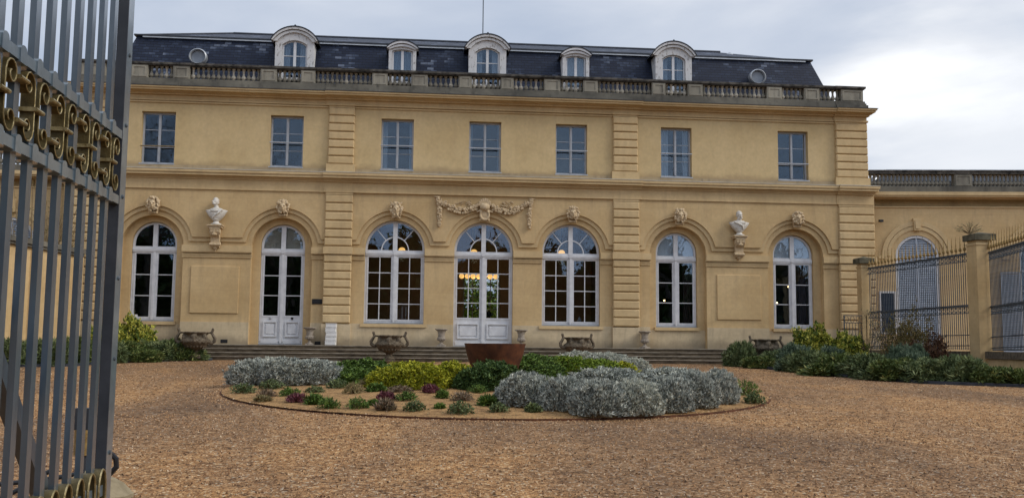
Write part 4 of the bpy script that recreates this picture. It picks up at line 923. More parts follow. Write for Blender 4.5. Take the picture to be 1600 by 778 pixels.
def urn_parts(t):
    MB().box(-.17, .17, -.17, .17, 0, .07).build('base', M['urn'], t)
    b = MB(); b.lathe([(.001, .07), (.16, .07), (.16, .1), (.10, .14), (.085, .2), (.12, .24), (.25, .32), (.37, .41), (.44, .50), (.42, .56), (.35, .60), (.32, .64), (.33, .70), (.38, .74), (.42, .755), (.42, .785), (.36, .785), (.32, .74), (.001, .73)], (0, 0, 0), 36, True)
    for j in range(20): a = 2*PI*j/20; b.ball((.30*math.cos(a), .30*math.sin(a), .37), (.04, .04, .07), 6, 5)
    rr = random.Random(1)
    for a in (-PI/2, PI/2, -PI/2+.9, -PI/2-.9):
        cxx, cyy = .36*math.cos(a), .36*math.sin(a)
        b.ball((cxx, cyy, .62), (.08, .08, .11), 10, 7); b.ball((cxx*1.2, cyy*1.2, .61), (.03, .035, .04), 7, 5); b.ball((cxx*1.15, cyy*1.15, .53), (.04, .04, .04), 7, 5)
        for i in range(14): q = rr.uniform(0, 6.28); b.ball((cxx*1.05+.075*math.cos(q)*abs(math.sin(a)), cyy*1.05+.05*math.cos(q)*abs(math.cos(a)), .63+.12*math.sin(q)), .024, 5, 4)
    for i in range(60): a = rr.uniform(0, 6.28); b.ball((.415*math.cos(a), .415*math.sin(a), .5+rr.uniform(-.05, .04)), rr.uniform(.02, .04), 5, 4)
    remesh(b, 'bowl', M['urn'], .016, 1, t)
    for s in (-1, 1):
        h = MB(); pts = [(s*.40, 0, .47), (s*.48, 0, .46), (s*.555, 0, .52), (s*.56, 0, .60), (s*.50, 0, .69), (s*.465, 0, .76), (s*.485, 0, .84), (s*.49, 0, .90)]
        h.tube(pts, [.06, .055, .05, .05, .045, .04, .04, .03], 10); h.ball((s*.49, 0, .86), (.045, .045, .05), 8, 6); h.tube([(s*.47, 0, .75), (s*.40, 0, .77)], [.03, .035], 8); h.ball((s*.53, 0, .50), (.055, .06, .05), 8, 6)
        remesh(h, 'handle', M['urn'], .013, 1, t)
    MB().lathe([(0, .79), (.33, .79)], (0, 0, 0), 20, False).build('soil', M['soil'], t)
ul = ['large mossy stone urn with curled handles at the left end of the steps', 'large stone urn with masks and curled handles left of the rusty bowl', 'large ornate stone urn with curled handles behind the flower bed, right of the rusty bowl', 'large stone urn half hidden by plants at the right end of the steps']
u0 = None
for (x, y, z, lab, rz) in ((-8.80, -2.75, -.46, ul[0], .1), (-3.02, -2.75, -.50, ul[1], 0), (2.77, -2.75, -.50, ul[2], .25), (8.80, -2.75, -.50, ul[3], -.1)):
    if u0 is None: u0 = thing('garden_urn', lab, 'urn', (x, y, z), rz, 'large stone urns along the steps'); urn_parts(u0)
    else: dup(u0, (x, y, z), rz, lab)
x, z = at(517, 539, -.45); bl_ = ['bottom box of the white stack by the left pilaster', 'second box from the bottom of the white stack by the left pilaster', 'middle box of the white stack by the left pilaster', 'fourth box from the bottom of the white stack by the left pilaster', 'topmost box of the white stack by the left pilaster']
for i in range(5):
    b = MB(); b.cham(-.17, .17, -.17, .17, .012, .125, .012); b.box(-.155, .155, -.155, .155, 0, .012); b.cham(-.178, .178, -.178, .178, .125, .142, .006)
    tag(b.build('white_box', M['box']), bl_[i], 'box', (x+(-.01+.008*(i % 3)), -.45, T+.1425*i), .02*(i % 3-1), 'stack of white boxes')
# rusty bowl
bx_, bz_ = at(773.5, 541, -12.6); gzb = gz(-12.6)+.1
bw = thing('steel_bowl', 'big rusty brown steel bowl planter in the middle of the round flower bed', 'bowl', (bx_, -12.6, gzb)); H = .055-gzb
MB().lathe([(0, 0), (.34, .0), (.40, .12), (.50, H*.45), (.585, H*.75), (.635, H), (.622, H), (.57, H*.72), (.4, .2), (0, .18)], (0, 0, 0), 72, False).build('shell', M['corten'], bw, 25)
MB().lathe([(0, H*.80), (.585, H*.80)], (0, 0, 0), 40, False).build('soil', M['soil'], bw)
# ------------------------------------------------------------------ flower bed
BX, BY, BR = -.50, -12.75, 5.45
bd = MB(); rings = [0, 1.5, 3, 4.2, 5, 5.38]; seg = 72; rr = random.Random(7)
for r_ in rings:
    for j in range(seg):
        a = 2*PI*j/seg; y = BY+r_*math.sin(a); bd.v.append((BX+r_*math.cos(a), y, gz(y)+.03+.10*(1-(r_/5.4)**2)+(rr.uniform(0, .025) if 0 < r_ < 5.3 else 0)))
for i in range(len(rings)-1):
    for j in range(seg): j2 = (j+1) % seg; bd.face([i*seg+j, (i+1)*seg+j, (i+1)*seg+j2, i*seg+j2])
bd.build('sand_bed_surface', M['sand'], kind='structure')
er = MB()
for r_, h_ in ((BR-.06, -.05), (BR-.06, .03), (BR-.045, .03), (BR-.045, -.05)):
    for j in range(96):
        a = 2*PI*j/96; y = BY+r_*math.sin(a); er.v.append((BX+r_*math.cos(a), y, gz(y)+(h_ if h_ < 0 or math.cos(a) > -.45 else .014)))
for i in range(3):
    for j in range(96): j2 = (j+1) % 96; er.face([i*96+j, (i+1)*96+j, (i+1)*96+j2, i*96+j2])
tag(er.build('bed_edging', M['corten']), 'thin rusty steel edging ring round the sandy flower bed', 'edging')
sp_ = MB(); rr = random.Random(77)
for i in range(5200):
    a = rr.uniform(0, 6.28); r_ = BR+rr.gauss(.05, .13)+.05*math.sin(a*9)+.04*math.sin(a*23); x = BX+r_*math.cos(a); y = BY+r_*math.sin(a); q = rr.uniform(.010, .024); b_ = rr.uniform(0, 6.28); z = gz(y)+(.03 if r_ < BR-.06 else -.002)
    k = len(sp_.v); sp_.v += [(x+q*math.cos(b_+j*1.57)*rr.uniform(.5, 1.2), y+q*math.sin(b_+j*1.57), z) for j in range(4)]+[(x, y, z+q*.8)]; sp_.f += [[k+j, k+(j+1) % 4, k+4] for j in range(4)]; sp_.m += [0]*4
sp_.build('scattered_gravel', M['pebble'], kind='stuff', ang=5)
dbg = MB(); rr = random.Random(31)
for i in range(1500):
    a = rr.uniform(0, 6.28); r_ = 5.3*math.sqrt(rr.random()); x = BX+r_*math.cos(a); y = BY+r_*math.sin(a); z = gz(y)+.03+.10*(1-(r_/5.4)**2)+.018; q = rr.uniform(.006, .02); b_ = rr.uniform(0, 6.28)
    k = len(dbg.v); dbg.v += [(x+q*math.cos(b_+j*1.57)*rr.uniform(.4, 1.2), y+q*math.sin(b_+j*1.57), z) for j in range(4)]+[(x, y, z+q*.5)]; dbg.f += [[k+j, k+(j+1) % 4, k+4] for j in range(4)]; dbg.m += [0]*4
dbg.build('bed_litter', LM['brown'], kind='stuff', ang=5)
def bedz(x, y):
    r2 = ((x-BX)**2+(y-BY)**2)/5.4**2; return gz(y)+.03+.10*max(0, 1-r2)
# foliage -------------------------------------------------------------
def leaves(name, mat, n, dims, leaf, wid, seed, k=3, up=.5, shell=.35, lump=.18, lf=3.2, stem=None, spread=.6, flat=.0, droop=0, boxy=0):
    """n sprigs of k pointed leaves in a lumpy half-ellipsoid dims=(rx,ry,h)"""
    rs = np.random.RandomState(seed)
    th = rs.uniform(0, 2*PI, n); cz = rs.uniform(0.0, 1, n)**(1.5 if boxy else .8)
    d = np.stack([np.cos(th)*np.sqrt(1-cz**2), np.sin(th)*np.sqrt(1-cz**2), cz], 1)
    ph = rs.uniform(0, 6.28, 6)
    L = 1+lump*(np.sin(d[:, 0]*lf*2+ph[0])*np.sin(d[:, 1]*lf*2+ph[1])+.6*np.sin(d[:, 2]*lf*3+ph[2]+d[:, 0]*lf*3))
    r = (1-shell*rs.uniform(0, 1, n)**1.6)*L*rs.uniform(.93, 1.06, n)*np.where(rs.uniform(0, 1, n) > .96, rs.uniform(1.03, 1.14, n), 1)
    p = d*r[:, None]*np.array(dims)
    if boxy: p[:, 2] = dims[2]*np.clip(p[:, 2]/dims[2], 0, 2)**(1-boxy)
    nrm = d/np.array(dims); nrm /= np.linalg.norm(nrm, axis=1)[:, None]
    K = n*k; base = p.copy(); base[:, 2] = np.maximum(base[:, 2], .003)
    nm = np.repeat(nrm, k, 0); pb = np.repeat(base, k, 0)
    ax = nm*(1-up)+np.array([0, 0, up])+rs.normal(0, spread, (K, 3)); ax[:, 2] -= droop; ax /= np.linalg.norm(ax, axis=1)[:, None]
    sd_ = np.cross(ax, rs.normal(0, 1, (K, 3))); sd_ /= np.linalg.norm(sd_, axis=1)[:, None]
    ll = leaf*rs.uniform(.6, 1.3, K)[:, None]; ww = wid*rs.uniform(.7, 1.2, K)[:, None]
    V3 = np.stack([pb+ax*ll*.5+sd_*ww*.5, pb+ax*ll, pb+ax*ll*.5-sd_*ww*.5], 1); V3[..., 2] = np.maximum(V3[..., 2], .004)
    V = np.concatenate([base, V3.reshape(-1, 3)]); j = np.arange(K)
    idx = np.stack([np.repeat(np.arange(n), k), n+3*j, n+3*j+1, n+3*j+2], 1).astype(np.int32)
    me = bpy.data.meshes.new(name); me.vertices.add(len(V)); me.vertices.foreach_set('co', V.ravel().astype(np.float32))
    me.loops.add(K*4); me.loops.foreach_set('vertex_index', idx.ravel()); me.polygons.add(K)
    me.polygons.foreach_set('loop_start', np.arange(0, K*4, 4, dtype=np.int32)); me.polygons.foreach_set('loop_total', np.full(K, 4, dtype=np.int32))
    me.materials.append(mat); me.update(calc_edges=True); return me
def stems_mesh(dims, n, seed, mat):
    rs = random.Random(seed); mb = MB()
    for i in range(n):
        a = rs.uniform(0, 6.28); q = rs.uniform(.2, .85); b_ = rs.uniform(.0, .25)
        mb.tube([(dims[0]*b_*math.cos(a), dims[1]*b_*math.sin(a), 0), (dims[0]*q*.6*math.cos(a), dims[1]*q*.6*math.sin(a), dims[2]*.4), (dims[0]*q*math.cos(a), dims[1]*q*math.sin(a), dims[2]*(.95-.5*q*q))], [.012, .008, .004], 4)
    return mb.mesh('stems', mat)
_pc = {}
def plant(kind, name, label, cat, x, y, z, dims, seed=0, group=None, rz=None):
    """unit-size foliage per kind and variant, instanced at the right size"""
    S = {  # mat, sprigs per m2-ish, leaf, width, args
     'silver': (LM['silver'], 4600, .062, .017, dict(boxy=.4, k=5, up=.45, spread=.38, lump=.10, shell=.22, lf=4.5)),
     'silver_white': (LM['silver_white'], 4600, .062, .018, dict(boxy=.4, k=5, up=.5, spread=.4, lump=.10, shell=.22, lf=4.5)),
     'green': (LM['green'], 2400, .05, .032, dict(boxy=.3, k=5, up=.4, spread=.8, lump=.09, shell=.3, lf=4)),
     'dark': (LM['dark'], 2400, .06, .035, dict(boxy=.3, k=5, up=.3, spread=.8, lump=.10, shell=.3, lf=4)),
     'yellow': (LM['yellow'], 2600, .05, .028, dict(boxy=.3, k=5, up=.5, spread=.7, lump=.12, shell=.3, lf=4.5)),
     'lime': (LM['lime'], 2600, .045, .028, dict(boxy=.3, k=5, up=.4, spread=.8, lump=.10, shell=.3, lf=4)),
     'varieg': (LM['varieg'], 1300, .085, .05, dict(k=4, up=.2, spread=.9, lump=.16, shell=.45)),
     'small_green': (LM['green'], 230, .065, .016, dict(k=4, up=.5, spread=.6, lump=.1, shell=.7)),
     'small_grey': (LM['grey_green'], 230, .055, .020, dict(k=4, up=.4, spread=.7, lump=.1, shell=.7)),
     'magenta': (LM['magenta'], 420, .06, .014, dict(k=4, up=.8, spread=.3, lump=.1, shell=.7)),
     'pink': (LM['pink'], 260, .065, .012, dict(k=5, up=.7, spread=.35, lump=.1, shell=.8)),
     'brown': (LM['brown'], 240, .08, .011, dict(k=4, up=.8, spread=.4, lump=.1, shell=.9)),
     'border': (LM['grey_green'], 1300, .13, .026, dict(boxy=.3, k=7, up=.45, spread=.6, lump=.16, shell=.5)),
     'border_dark': (LM['leafy'], 1300, .13, .03, dict(boxy=.3, k=7, up=.45, spread=.6, lump=.16, shell=.5)),
     'blue': (LM['blue'], 700, .12, .03, dict(k=9, up=.35, spread=.55, lump=.10, shell=.4)),
     'red': (LM['red'], 1700, .05, .032, dict(k=3, up=.5, spread=.8, lump=.2, shell=.8)),
     'olive': (LM['olive'], 1300, .06, .028, dict(k=3, up=.4, spread=.9, lump=.3, shell=1.0)),
    }[kind]
    var = seed % 3; sz = (dims[0]*dims[1]*dims[2])**(1/3); q = round(sz*4)/4 if sz > .3 else round(max(sz, .1)*10)/10
    q = max(q, .1); key = (kind, var, q)
    asp = dims[2]/((dims[0]+dims[1])/2)
    if key not in _pc:
        n = int(S[1]*max(.35, (q/.5)**2)) if not kind in ('small_green', 'small_grey', 'magenta', 'pink', 'brown') else S[1]
        base = (q, q, q*1.0)
        me = leaves('foliage', S[0], n, base, S[2], S[3], hash(key) % 9999 if False else (len(_pc)*7+3), **S[4])
        sm = stems_mesh(base, 14 if q > .2 else 6, len(_pc), M['twig'])
        _pc[key] = (me, sm)
    me, sm = _pc[key]
    t = thing(name, label, cat, (x, y, z), rz if rz is not None else random.Random(seed*3.1+x).uniform(0, 6.28), group)
    if rz is None and abs(dims[0]-dims[1]) > .05: t.rotation_euler = (0, 0, random.Random(seed).uniform(-.3, .3)+(PI if seed % 2 else 0))
    t.scale = (dims[0]/q, dims[1]/q, dims[2]/q)
    for nm, mm in (('foliage', me), ('stems', sm)): o = bpy.data.objects.new(nm, mm); COL.objects.link(o); o.parent = t
    return t
def bedplant(kind, name, label, cat, u, vb, wpx, hpx, seed, group=None, depth=1.0, back=False):
    x, y, dd = ground(u, vb); wx = wpx*dd/FPX/2; hh = hpx*dd/FPX*.98
    yy = y+wx*depth*.9
    return plant(kind, name, label, cat, x+(yy-y)*((x-CX)/(y-CY)), yy, (bedz(x, yy) if ((x-BX)**2+(yy-BY)**2) < 5.4**2 else gz(yy)), (wx, wx*depth, hh), seed, group)
SV = 'silver leaved shrubs of the round bed'
B = [ # big masses: kind, u, base v, width px, height px, label
 ('silver', 397, 607, 82, 38, 'silver shrub mound at the left end of the back row in the round bed'),
 ('silver', 445, 609, 88, 40, 'silver shrub mound second from the left end of the back row'),
 ('silver_white', 425, 598, 104, 32, 'pale topped silver shrub behind the left silver mounds'),
 ('silver', 492, 609, 84, 36, 'silver shrub mound beside the green parsley like shrub'),
 ('silver_white', 490, 598, 98, 28, 'pale topped silver shrub behind and left of the green shrub'),
]
for i, (k_, u, vb, w_, h_, lab) in enumerate(B): bedplant(k_, 'silver_shrub', lab, 'shrub', u, vb, w_, h_, i, SV, .75)
bedplant('green', 'green_shrub', 'mid green fine leaved shrub between the left silver mounds and the yellow shrub', 'shrub', 568, 606, 100, 34, 1, None, .8)
bedplant('green', 'green_shrub', 'low green shrub in front of the mid green fine leaved shrub', 'shrub', 560, 610, 60, 24, 2, None, .7)
for i, (u, vb, w_, h_, lab) in enumerate(((612, 617, 80, 32, 'left lobe yellow green shrub in front of the stone urn'), (655, 620, 90, 40, 'tallest yellow green shrub left of the rusty bowl'), (706, 617, 76, 38, 'yellow green shrub touching the rusty bowl'), (645, 602, 100, 26, 'yellow green shrub at the back below the stone urn'))):
    bedplant('yellow', 'yellow_shrub', lab, 'shrub', u, vb, w_, h_, i, 'yellow green shrubs left of the bowl', .75)
bedplant('dark', 'green_shrub', 'dark green shrub in front of the rusty bowl', 'shrub', 768, 622, 90, 44, 4, None, .8)
bedplant('dark', 'green_shrub', 'small dark green shrub at the left foot of the rusty bowl', 'shrub', 735, 620, 50, 30, 5, None, .8)
for i, (u, vb, w_, h_, k_, lab) in enumerate(((835, 598, 96, 34, 'green', 'green shrub right beside the rusty bowl'), (885, 597, 96, 32, 'lime', 'lime green shrub behind the right silver mounds, right of the green one'), (930, 596, 90, 28, 'lime', 'lime green shrub in the middle behind the right silver mounds'), (965, 594, 60, 22, 'yellow', 'yellowish shrub at the right end of the lime green shrubs'), (845, 610, 80, 30, 'green', 'low green shrub just behind the left most right hand silver mound'))):
    bedplant(k_, 'green_shrub', lab, 'shrub', u, vb, w_, h_, i, 'green shrubs behind the right silver mounds', .75)
for i, (u, vb, w_, h_, lab) in enumerate(((905, 582, 75, 30, 'pale silver shrub behind the lime shrubs, left one'), (950, 584, 70, 30, 'pale silver shrub behind the lime shrubs, middle one'), (990, 590, 52, 28, 'pale silver shrub sloping down at the far right of the back row'))):
    bedplant('silver_white', 'silver_shrub', lab, 'shrub', u, vb, w_, h_, i+3, SV, .75)
for i, (u, vb, w_, h_, lab) in enumerate(((820, 645, 88, 50, 'silver mound at the left end of the large front group'), (880, 650, 74, 50, 'second silver mound from the left of the front group'), (935, 657, 90, 54, 'silver mound nearest the camera in the front group'), (993, 655, 80, 52, 'silver mound right of the nearest one in the front group'), (1043, 650, 76, 52, 'silver mound in the right half of the front group'), (1085, 644, 74, 54, 'second silver mound from the right of the front group'), (1122, 637, 62, 50, 'silver mound at the right end of the front group'), (950, 630, 130, 40, 'broad silver mound behind the nearest front mounds'), (1045, 628, 130, 40, 'broad silver mound behind the right front mounds'))):
    bedplant('silver' if i != 3 else 'silver_white', 'silver_shrub', lab, 'shrub', u, vb, w_, h_, i+7, SV, .85)
bedplant('small_green', 'green_shrub', 'feathery green tuft right of the silver mounds at the bed edge', 'plant', 1165, 624, 48, 24, 3)
bedplant('small_grey', 'small_plant', 'small round grey green plant at the right tip of the bed', 'plant', 1178, 635, 34, 16, 4)
small = [(380,619,42,18,'small_grey','at the left tip of the bed below the silver shrubs'),(425,614,42,18,'small_grey','below the silver shrubs, second from the left tip'),(462,609,40,14,'small_green','under the front of the silver mounds'),(416,626,34,14,'pink','left faded pink heather near the bed edge'),(411,632,28,9,'brown','low brown tuft in front of the left pink heather'),(453,626,36,17,'small_green','round green tuft left of the left magenta heather'),(463,635,32,14,'magenta','left most magenta heather on the sand'),(491,638,30,17,'small_green','round green tuft right of the left magenta heather'),(514,644,38,21,'small_green','large round green tuft near the front edge, third from left'),(492,622,34,14,'small_grey','grey green tuft behind the left magenta heather'),(560,645,38,21,'small_green','isolated round green tuft on the front sand'),(527,616,40,18,'small_grey','grey green tuft in front of the green shrub'),(552,625,34,20,'brown','straw coloured tuft in front of the yellow shrub'),(588,622,30,14,'small_green','green tuft under the left yellow shrub'),(603,634,28,13,'magenta','middle magenta heather on the sand'),(625,624,44,13,'pink','faded pink heather behind the middle magenta one'),(602,648,32,18,'pink','grey pink heather at the front edge, left of the variegated tuft'),(634,635,40,17,'small_green','green tuft right of the middle magenta heather'),(648,649,40,20,'small_grey','variegated grey green tuft near the front edge'),(672,625,26,14,'magenta','right most magenta heather below the yellow shrub'),(691,632,20,14,'small_green','small green tuft right of the right magenta heather'),(722,637,40,17,'pink','tall faded pink heather left of the dark shrub'),(720,653,44,24,'small_grey','large grey green tuft at the front edge, centre'),(687,646,18,10,'small_green','tiny green tuft left of the central front tuft'),(762,643,32,18,'small_green','green tuft in front of the dark green shrub'),(779,651,36,19,'small_grey','grey green tuft left of the silver front group'),(833,651,26,15,'small_grey','olive tuft at the foot of the left silver front mound'),(745,625,30,16,'small_green','green tuft under the small dark shrub'),(572,614,28,16,'brown','straw coloured tuft under the green shrub'),(583,640,18,10,'small_green','tiny green tuft left of the middle magenta heather')]
for i, (u, vb, w_, h_, k_, lab) in enumerate(small):
    nm = {'magenta': 'heather', 'pink': 'heather', 'brown': 'grass_tuft'}.get(k_, 'small_plant')
    l2 = lab if lab[0] not in 'aub' or 'heather' in lab or 'tuft' in lab else 'small grey green plant '+lab
    bedplant(k_, nm, l2, 'plant', u, vb, w_*.92, h_*.76, i, 'small plants on the sand of the round bed', 1.0)
# ------------------------------------------------------------------ borders
so2 = MB(); pr_ = [(7.9, -2.55), (8.0, -4.2), (8.85, -7.7), (10.1, -10.2), (12.0, -11.1), (13.4, -11.3)]
pts = pr_+[(13.0, -2.55)]
k = len(so2.v)
for x, y in pts: so2.v.append((x, y, gz(y)+.015))
so2.face(list(range(len(pts))))
pl_ = [(-8.35, -2.45), (-9.35, -3.05), (-10.4, -3.95), (-11.2, -5.9), (-13.0, -6.6), (-13.6, -6.6), (-13.2, -.5), (-8.97, -.5)]
k = len(so2.v)
for x, y in pl_: so2.v.append((x, y, gz(y)+.014))
so2.face([k+i for i in range(len(pl_))][::-1]); so2.build('border_soil', M['soil'], kind='structure')
def edging(pts, label):
    e_ = MB()
    for (ax_, ay), (bx2, by) in zip(pts[:-1], pts[1:]):
        n = Vector((-(by-ay), bx2-ax_)).normalized()*.025
        P = [(ax_+n.x, ay+n.y), (bx2+n.x, by+n.y), (bx2-n.x, by-n.y), (ax_-n.x, ay-n.y)]
        e_.add([(p, q, gz(q)-.03) for p, q in P]+[(p, q, gz(q)+.075) for p, q in P], [(0,1,2,3), (7,6,5,4), (4,5,1,0), (5,6,2,1), (6,7,3,2), (7,4,0,3)])
    tag(e_.build('border_edging', M['lead']), label, 'edging')
edging(pr_, 'dark metal edging along the right planted border')
edging(pl_[:5], 'dark metal edging along the left planted border')
def bp(kind, name, label, u, vt, wpx, y, seed, group=None, deep=.7, htop=None):
    """plant whose top shows at (u, vt) and which stands at depth y"""
    x, z = at(u, vt, y); g0 = gz(y); dd = (y-CY); w_ = wpx*dd/FPX/2
    return plant(kind, name, label, 'shrub', x, y, g0, (w_, w_*deep, max(.15, (z-g0)*(.86 if kind in ('border', 'border_dark') else .94))), seed, group)
GB = 'green perennials of the right border'
rb_ = [(1158, 534, 50, -3.3, 'border', 'leafy grey green plant at the left tip of the right border, by the steps'), (1190, 556, 55, -4.3, 'border_dark', 'low dark plant below the right hand urn'), (1228, 562, 34, -5.6, 'blue', 'small round blue green spurge at the front of the right border'), (1215, 548, 60, -4.0, 'border', 'grey green plant just right of the right hand urn'), (1262, 548, 70, -6.0, 'border', 'bushy green plant below the golden shrub, left one'), (1310, 552, 75, -7.0, 'border_dark', 'bushy dark plant below the golden shrub, right one'), (1355, 553, 80, -8.0, 'border', 'bushy green plant below the thin olive shrub'), (1400, 560, 80, -9.1, 'border_dark', 'dark bushy plant in front of the blue spurges'), (1450, 560, 85, -9.6, 'border', 'bushy green plant in front of the red barberry'), (1500, 556, 90, -9.9, 'border', 'broad bushy green plant below the large pier'), (1548, 572, 80, -10.3, 'border_dark', 'dark bushy plant at the right end of the border'), (1590, 580, 60, -10.6, 'border_dark', 'last low dark plant at the right frame edge'), (1290, 570, 60, -7.4, 'border_dark', 'low front plant left of the middle of the right border'), (1375, 580, 60, -8.9, 'border', 'low front plant in the middle of the right border'), (1240, 540, 60, -4.4, 'blue', 'blue green spurge left of the golden shrub'), (1300, 545, 60, -5.2, 'blue', 'blue green spurge in front of the golden shrub')]
for i, (u, vt, wp, y, k_, lab) in enumerate(rb_): bp(k_, 'border_plant', lab, u, vt, wp, y, i, GB, .8)
for i, (u, vt, wp, y, lab) in enumerate(((1405, 543, 50, -7.6, 'left tall blue green spurge in front of the railing'), (1432, 544, 46, -7.9, 'right tall blue green spurge in front of the railing'), (1418, 552, 60, -8.4, 'low blue green spurge between the two tall ones'))): bp('blue', 'spurge', lab, u, vt, wp, y, i, 'blue green spurges before the railing', .9)
bp('varieg', 'golden_shrub', 'large golden variegated shrub under the far right arched window', 1272, 512, 92, -3.4, 0, 'golden variegated shrubs', .8)
bp('varieg', 'golden_shrub', 'smaller golden variegated shrub right of the large golden one', 1322, 522, 70, -3.8, 1, 'golden variegated shrubs', .8)
bp('red', 'barberry', 'dark red barberry shrub against the iron railing', 1462, 524, 50, -6.4, 0, None, .9)
bp('olive', 'thin_shrub', 'sparse olive brown shrub in front of the railing', 1418, 496, 96, -5.4, 1, None, .8)
bp('red', 'barberry', 'low dark red shrub left of the barberry', 1425, 534, 60, -6.2, 1, None, .9)
def twiggy(name, label, u, vt, y, wpx, seed, mat, leafmat_, n=26, nl=150, tr_=.012):
    x, z = at(u, vt, y); g0 = gz(y); H = z-g0; w_ = wpx*(y-CY)/FPX/2; t = thing(name, label, 'shrub', (x, y, g0)); rs = random.Random(seed); mb = MB(); tips = []
    for i in range(n):
        a = rs.uniform(0, 6.28); q = rs.uniform(.3, 1); p = [Vector((0, 0, 0)), Vector((w_*q*.4*math.cos(a), w_*q*.4*math.sin(a), H*.45*rs.uniform(.7, 1.1))), Vector((w_*q*math.cos(a), w_*q*math.sin(a), H*rs.uniform(.55, 1)))]
        mb.tube(p, [tr_, tr_*.7, tr_*.3], 4); tips += [p[1].lerp(p[2], s_) for s_ in (.3, .6, .8, 1)]
        for j in range(3):
            b0 = p[1].lerp(p[2], rs.uniform(.1, .9)); b1 = b0+Vector((rs.uniform(-.2, .2), rs.uniform(-.2, .2), rs.uniform(.02, .25))); mb.tube([b0, b1], [.005, .002], 3); tips.append(b1)
    mb.build('twigs', mat, t)
    if nl:
        lv = MB()
        for i in range(nl):
            p = rs.choice(tips)+Vector([rs.gauss(0, .06) for _ in range(3)]); a = Vector([rs.gauss(0, 1) for _ in range(3)]).normalized(); b_ = a.orthogonal().normalized(); s_ = rs.uniform(.015, .035)
            lv.add([p-a*s_, p+b_*s_*.6, p+a*s_, p-b_*s_*.6], [(0, 1, 2, 3)])
        lv.build('leaves', leafmat_, t)
twiggy('thin_shrub', 'tall sparse twiggy shrub with brown leaves in front of the corner railing', 1392, 478, -4.6, 110, 3, M['bark'], LM['olive'], 30, 500)
twiggy('thin_shrub', 'bare twiggy shrub in front of the wicket gate', 1352, 500, -3.9, 50, 5, M['bark'], LM['olive'], 16, 120)
x_p, z_p = at(1520, 368, -6.6)
pt = thing('pier_plant', 'dry straggling tuft growing on the cap of the large right pier', 'plant', (x_p-.1, -6.62, 3.31)); tw = MB(); rs = random.Random(8); lv = MB()
for i in range(34):
    a = rs.uniform(-1.35, 1.35); L_ = rs.uniform(.2, .46); p1 = Vector((math.sin(a)*L_*.6, rs.uniform(-.1, .1), math.cos(a)*L_*.6)); p2 = p1+Vector((math.sin(a*1.3)*L_*.5, rs.uniform(-.1, .1), math.cos(a*1.2)*L_*.4)); tw.tube([(0, 0, -.02), p1, p2], [.007, .005, .002], 4)
    for j in range(5): p = p1.lerp(p2, rs.random()); d_ = Vector((rs.gauss(0, 1), rs.gauss(0, 1), rs.gauss(0, 1))).normalized()*.035; b_ = d_.orthogonal().normalized()*.012; lv.add([p-d_, p+b_, p+d_, p-b_], [(0, 1, 2, 3)])
tw.build('twigs', M['twig'], pt); lv.build('leaves', LM['brown'], pt)
# left border
GL = 'green perennials of the left border'
for i, (u, vt, wp, y, k_, lab) in enumerate(((205, 534, 60, -3.3, 'border_dark', 'dark green plant right beside the gate stile'), (240, 532, 70, -2.9, 'border', 'bushy green plant in the middle of the left border'), (278, 530, 60, -2.6, 'border_dark', 'dark bushy plant left of the left urn'), (300, 545, 40, -2.55, 'border', 'low green plant at the foot of the left urn'), (165, 530, 60, -4.2, 'border', 'green plant seen between the last gate bars'), (120, 528, 70, -5.0, 'border_dark', 'dark plant seen through the middle gate bars'), (70, 530, 80, -5.6, 'border', 'green plant seen through the left gate bars'), (225, 545, 50, -3.6, 'border_dark', 'low front plant at the left border edge'), (20, 530, 70, -6.0, 'border', 'green plant at the left frame edge behind the gate'))):
    bp(k_, 'border_plant', lab, u, vt, wp, y, i+3, GL, .8)
bp('varieg', 'golden_shrub', 'golden variegated shrub under the far left arched window', 208, 500, 72, -2.0, 2, 'golden variegated shrubs', .8)
bp('varieg', 'golden_shrub', 'golden variegated shrub seen through the gate bars', 148, 512, 40, -2.6, 1, 'golden variegated shrubs', .8)
# ------------------------------------------------------------------ trees
def bare_tree(seed, H, r0, spread=.5, depth=5):
    rs = random.Random(seed); mb = MB(); tk = MB()
    def grow(p, d, L, r, k, target):
        pts = [p]; rad = [r]; q = p.copy(); dd = d.copy(); n = 4
        for i in range(n):
            dd = (dd+Vector((rs.gauss(0, .12), rs.gauss(0, .12), rs.gauss(.03, .08)))).normalized(); q = q+dd*L/n; pts.append(q.copy()); rad.append(r*(1-.45*(i+1)/n))
        target.tube(pts, rad, 7 if k == 0 else (5 if k < 3 else 3))
        if k >= depth: return
        m_ = 3 if k < 3 else 4
        for i in range(m_):
            j = rs.choice((2, 3, 4)) if k else rs.choice((3, 4)); b_ = pts[j]; a = rs.uniform(0, 6.28); o = dd.orthogonal().normalized(); o = (o*math.cos(a)+dd.cross(o)*math.sin(a))
            nd = (dd*(1-spread*.5)+o*spread*rs.uniform(.7, 1.4)+Vector((0, 0, .12))).normalized(); grow(b_, nd, L*rs.uniform(.62, .8), rad[j]*rs.uniform(.55, .75), k+1, mb)
    grow(Vector((0, 0, 0)), Vector((0, 0, 1)), H*.33, r0, 0, tk); return tk, mb
def tree(name, label, loc, seed, H, r0, spread=.5, depth=5, group=None):
    t = thing(name, label, 'tree', loc, 0, group); tk, mb = bare_tree(seed, H, r0, spread, depth); tk.build('trunk', M['bark'], t); mb.build('branches', M['bark'], t); return t
tree('bare_tree', 'leafless tree rising behind the left wing, seen through the gate', (-18.5, 8, -.5), 11, 10, .2, .55, 6)
tree('bare_tree', 'leafless tree at the far left edge behind the gate bars', (-22, 2, -.6), 12, 9, .2, .6, 6)
tb_ = tree('bare_tree', 'leafless street tree behind the viewer, mirrored in the windows', (-24, -46, -2), 21, 29, .55, .6, 6, 'street trees mirrored in the windows')
